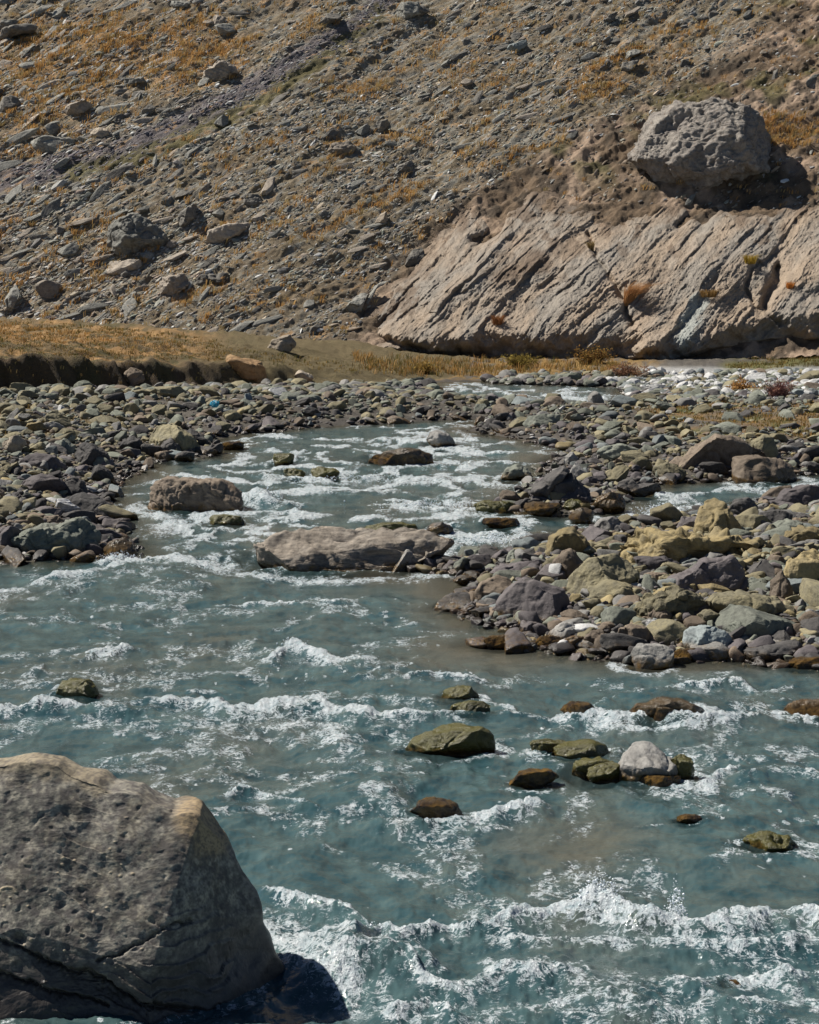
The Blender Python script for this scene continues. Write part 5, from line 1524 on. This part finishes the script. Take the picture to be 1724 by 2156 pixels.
def build_water():
    X, Y = fan(5.0, 74, 1210, 1360, .33)
    S = sdf_at(X, Y)
    PX, PY = project(X, Y, 0 * X)
    wx = X + .5 * fbm2(X * .35, Y * .35, 2, 401); wy = Y + .5 * fbm2(X * .35, Y * .35, 2, 403)
    calm = sstep(1, .35, np.hypot((PX - 800) / 260, (PY - 1235) / 36)) + .6 * sstep(1, .4, np.hypot((PX - 1250) / 420, (PY - 1400) / 45)) + .4 * sstep(1, .4, np.hypot((PX - 1250) / 330, (PY - 1780) / 90))
    rough = np.clip(1 - .8 * calm, .12, 1) * (.35 + .65 * sstep(-.1, -1.3, S))
    h = rough * (.060 * fbm2(wx * .45, wy * .38, 3, 411) + .030 * ridge2(wx * .7, wy * .55, 3, 421) + .022 * fbm2(wx * 2.4, wy * 1.8, 5, 431, .55) - .02)
    # foam lines
    jx = 26 * fbm2(X * .9, Y * .5, 3, 441); jy = 11 * fbm2(X * .9, Y * .6, 4, 451, .6)
    fo = np.zeros(X.shape); cr = np.zeros(X.shape)
    nB = fbm2(X * 1.5, Y * .9, 3, 449)
    nA = fbm2(X * .8 + .3 * Y, Y * .5, 3, 447, .6)
    for ln, w, st, hh in FOAM:
        x0 = min(p[0] for p in ln) - 120; x1 = max(p[0] for p in ln) + 120; y0 = min(p[1] for p in ln) - 5 * w - 20; y1 = max(p[1] for p in ln) + 8 * w + 20
        m = (PX > x0) & (PX < x1) & (PY > y0) & (PY < y1)
        if not m.any(): continue
        k = 2.2
        xq = (PX + jx)[m]; yq = (PY + jy * min(1, w / 8))[m]
        lx = [p[0] for p in ln]; ly = [p[1] for p in ln]
        if lx[0] > lx[-1]: ln = ln[::-1]; lx = lx[::-1]; ly = ly[::-1]
        mono = all(b > a for a, b in zip(lx, lx[1:])) and (lx[-1] - lx[0]) > 1.3 * abs(ly[-1] - ly[0])
        patch = np.clip(.95 + .9 * nA[m], .45, 1.25)
        if mono:
            dy = yq - np.interp(xq, lx, ly)
            ends = sstep(lx[0] - 45, lx[0] + 30, xq) * sstep(lx[-1] + 45, lx[-1] - 30, xq)
            e = np.where(dy < 0, np.exp(-(dy / (.45 * w)) ** 2), np.maximum(np.exp(-(dy / (.9 * w)) ** 2), .66 * np.exp(-dy / (2.4 * w)))) * ends
            c = np.where(dy < 0, np.exp(-(dy / (.5 * w)) ** 2), np.exp(-(dy / (1.3 * w)) ** 2)) * ends
        else:
            d = seg_dist(xq / k, yq, [(a / k, b) for a, b in ln])
            e = np.exp(-(d / w) ** 2); c = e
        fo[m] = np.maximum(fo[m], st * e * patch)
        cr[m] = np.maximum(cr[m], hh * c * np.clip(.1 + .9 * patch + .5 * nB[m], .1, 1.5))
    for ob, cx, cy, a, b, _s in HERO:
        yb = cy + b
        if yb < 860: continue
        gx, gy = flat(cx, yb)
        if sdf_at(np.array([gx]), np.array([gy]))[0] > -.25: continue
        m = (np.abs(PX - cx) < a * 2.2 + 20) & (np.abs(PY - yb) < b + 60)
        q = np.hypot((PX[m] + .5 * jx[m] - cx) / (a * 1.12 + 4), (PY[m] + .4 * jy[m] - yb + .25 * b) / (b * .55 + 5))
        fo[m] = np.maximum(fo[m], .85 * np.clip(.7 + nA[m], .3, 1) * np.exp(-((q - 1) / .30) ** 2))
        if a < 300:
            L = 1.1 * b + 24
            m = (np.abs(PX - cx) < a * 2.6 + 20) & (PY > yb - b) & (PY < yb + 2.2 * L)
            yq = (PY[m] + .3 * jy[m] - yb + .2 * b) / L
            xq = (PX[m] + .5 * jx[m] - cx) / (a + 3)
            wk = np.exp(-((np.abs(xq) - 1.0 - .35 * np.maximum(yq, 0)) / (.22 + .15 * np.maximum(yq, 0))) ** 2) * sstep(-.3, .05, yq) * np.exp(-np.maximum(yq, 0) * 1.5)
            fo[m] = np.maximum(fo[m], .72 * wk * np.clip(.75 + .8 * nA[m], .2, 1.1))
    for cx, cy, rx, ry, hh in BUMPS:
        h = h + hh * np.exp(-((PX - cx) / rx) ** 2 - ((PY - cy) / ry) ** 2)
    n1 = fbm2(wx * 1.3, wy * .8, 4, 461, .6); n2 = fbm2(X * 5, Y * 2.6, 4, 471, .6)
    wild = sstep(.85, 1.35, ridge2(wx * .55, wy * .42, 3, 481) + .55 * n1) * rough * .42
    upper = sstep(1190, 1120, PY)
    wild = wild * (1 + 1.3 * upper)
    fo = np.clip(np.maximum(fo, wild), 0, 1.1)
    lace = n2 + .5 * ridge2(X * 7, Y * 4, 3, 491) - .2 + .6 * perlin2(X * 24, Y * 13, 493)
    foam = np.clip(fo * 1.05 + .30 * lace * sstep(.03, .4, fo) - .16, 0, 1)
    # spatter of tiny flecks
    fle = sstep(.72, .85, perlin2(X * 9, Y * 5, 501) + .25 * n1) * rough
    foam = np.maximum(foam, .8 * fle)
    h = h + .62 * cr * (1 + .6 * n1)
    act = np.clip(fo, 0, 1)
    h = h + act * (.014 * ridge2(X * 3.4, Y * 2.4, 3, 511) + .013 * ridge2(X * 10, Y * 6, 3, 521) + .006 * ridge2(X * 27, Y * 15, 2, 523)) + rough * .0065 * ridge2(X * 6, Y * 3.5, 3, 531)
    h = h * sstep(.25, -.25, S)
    silt_reflect = np.clip(.12 + calm * .45 * sstep(-.5, .4, fbm2(X * .7, Y * .4, 3, 547) + .2) + .7 * sstep(-1.4, -.1, S) + .5 * fbm2(X * .5, Y * .25, 3, 541), 0, 1)  # brown tint: silty shallows, plus patches painting in the hill's reflection
    clear = .55 * sstep(-.7, -.05, S)
    for ob, cx, cy, a, b, _s in HERO:
        yb = cy + b
        if yb < 880 or a > 300: continue
        q = np.hypot((PX - cx) / (a * 1.35 + 6), (PY - yb + .4 * b) / (b * .9 + 8))
        clear = np.maximum(clear, .62 * sstep(1.0, .6, q))
    clear = clear * (1 - np.clip(foam * 1.6, 0, 1))
    V = np.stack([X, Y, h], -1).reshape(-1, 3)
    keep = S < .3
    kf = keep[:-1, :-1] & keep[1:, 1:]
    fa = grid_faces(*X.shape, keep=kf)
    v, f, fm, sl, cl = compact(V, fa, foam.ravel(), silt_reflect.ravel(), clear.ravel())
    me = mesh_from('river_water', v, f, True, None, {'foam': fm, 'silt_reflect': sl, 'clear': cl})
    g = NG('glacial_river_water')
    co = g.coord()
    na = g.noise(co, 2.2, 4, .6); nb = g.noise(co, 14, 4, .65); nc = g.noise(co, 55, 3, .7)
    foam_a = g.attr('foam'); silt_reflect_a = g.attr('silt_reflect'); clear_a = g.attr('clear')
    deep = g.mix(g.remap(na, .35, .68), (.021, .053, .062), (.068, .116, .118))
    col = g.mix(g.math('MULTIPLY', g.remap(g.math('ADD', silt_reflect_a, g.math('MULTIPLY', g.math('SUBTRACT', na, .5), .9)), .15, .95), .8, clamp=True), deep, (.10, .09, .066))
    wb = g.bump(nb, .25, .03)
    wb = g.bump(nc, .14, .012, wb)
    water = g.principled(col, .06, wb, .5)
    water.inputs['IOR'].default_value = 1.33
    tr = g.n.new('ShaderNodeBsdfTransparent'); tr.inputs[0].default_value = (.80, .78, .66, 1)
    m1 = g.n.new('ShaderNodeMixShader'); g.l.new(clear_a, m1.inputs[0]); g.l.new(water.outputs[0], m1.inputs[1]); g.l.new(tr.outputs[0], m1.inputs[2])
    fb = g.bump(g.math('ADD', nb, g.math('MULTIPLY', nc, .8)), .9, .05)
    fcol = g.mix(g.remap(nb, .3, .7), (.36, .46, .50), (.80, .84, .87))
    fsh = g.principled(fcol, .22, fb, .8)
    nd = g.noise(co, 20, 5, .75); ne = g.noise(co, 70, 3, .7)
    brk = g.math('ADD', g.math('MULTIPLY', g.math('SUBTRACT', nd, .5), 1.5), g.math('MULTIPLY', g.math('SUBTRACT', ne, .5), .9))
    web = g.math('ABSOLUTE', g.math('SUBTRACT', g.noise(co, 6.5, 4, .6, 2.2), .5))
    brk = g.math('ADD', brk, g.remap(web, .0, .12, .30, -.22))
    ff = g.math('MULTIPLY', g.remap(g.math('ADD', foam_a, brk), .38, .84, 0, .95, True), g.remap(foam_a, .07, .36), clamp=True)
    m2 = g.n.new('ShaderNodeMixShader'); g.l.new(ff, m2.inputs[0]); g.l.new(m1.outputs[0], m2.inputs[1]); g.l.new(fsh.outputs[0], m2.inputs[2])
    o = link('river_water', me, g.done(m2.outputs[0]))
    tag(o, kind='structure')

    # drops thrown up where the water breaks
    r = np.random.default_rng(77)
    SPL = [(1262, 1930, 60, .36, 900), (1422, 1948, 22, .40, 260), (800, 1980, 45, .10, 200), (640, 1915, 50, .08, 160), (1570, 1952, 60, .08, 160),
           (560, 1058, 28, .24, 360), (250, 1182, 34, .16, 300), (1390, 1080, 40, .18, 300), (1040, 1143, 50, .12, 260), (615, 1368, 22, .12, 120), (720, 1012, 110, .09, 240), (900, 1070, 100, .09, 240)]
    P = []
    for cx, cy, w, hh, n in SPL:
        n = int(n * 1.6); qx = cx + r.normal(0, w * .55, n); qy = cy + r.normal(0, 5, n)
        gx, gy = flat(qx, qy)
        P.append(np.stack([gx, gy, hh * r.beta(1.1, 3.0, n) * np.exp(-((qx - cx) / w) ** 2) + .05], -1))
    P = np.concatenate(P)
    sz = r.lognormal(math.log(.0042), .55, len(P)).clip(.0015, .013) * (P[:, 1] / 22) ** .5
    D1, F1 = ICO[1]
    V = (P[:, None, :] + D1[None] * sz[:, None, None]).reshape(-1, 3)
    Fa = (F1[None] + (np.arange(len(P)) * len(D1))[:, None, None]).reshape(-1, 3)
    g = NG('water_drops')
    tag(link('spray_mist', mesh_from('spray_mist', V, Fa, True), g.done(g.principled((.75, .80, .84), .12, None, .8).outputs[0])), kind='stuff')
build_water()
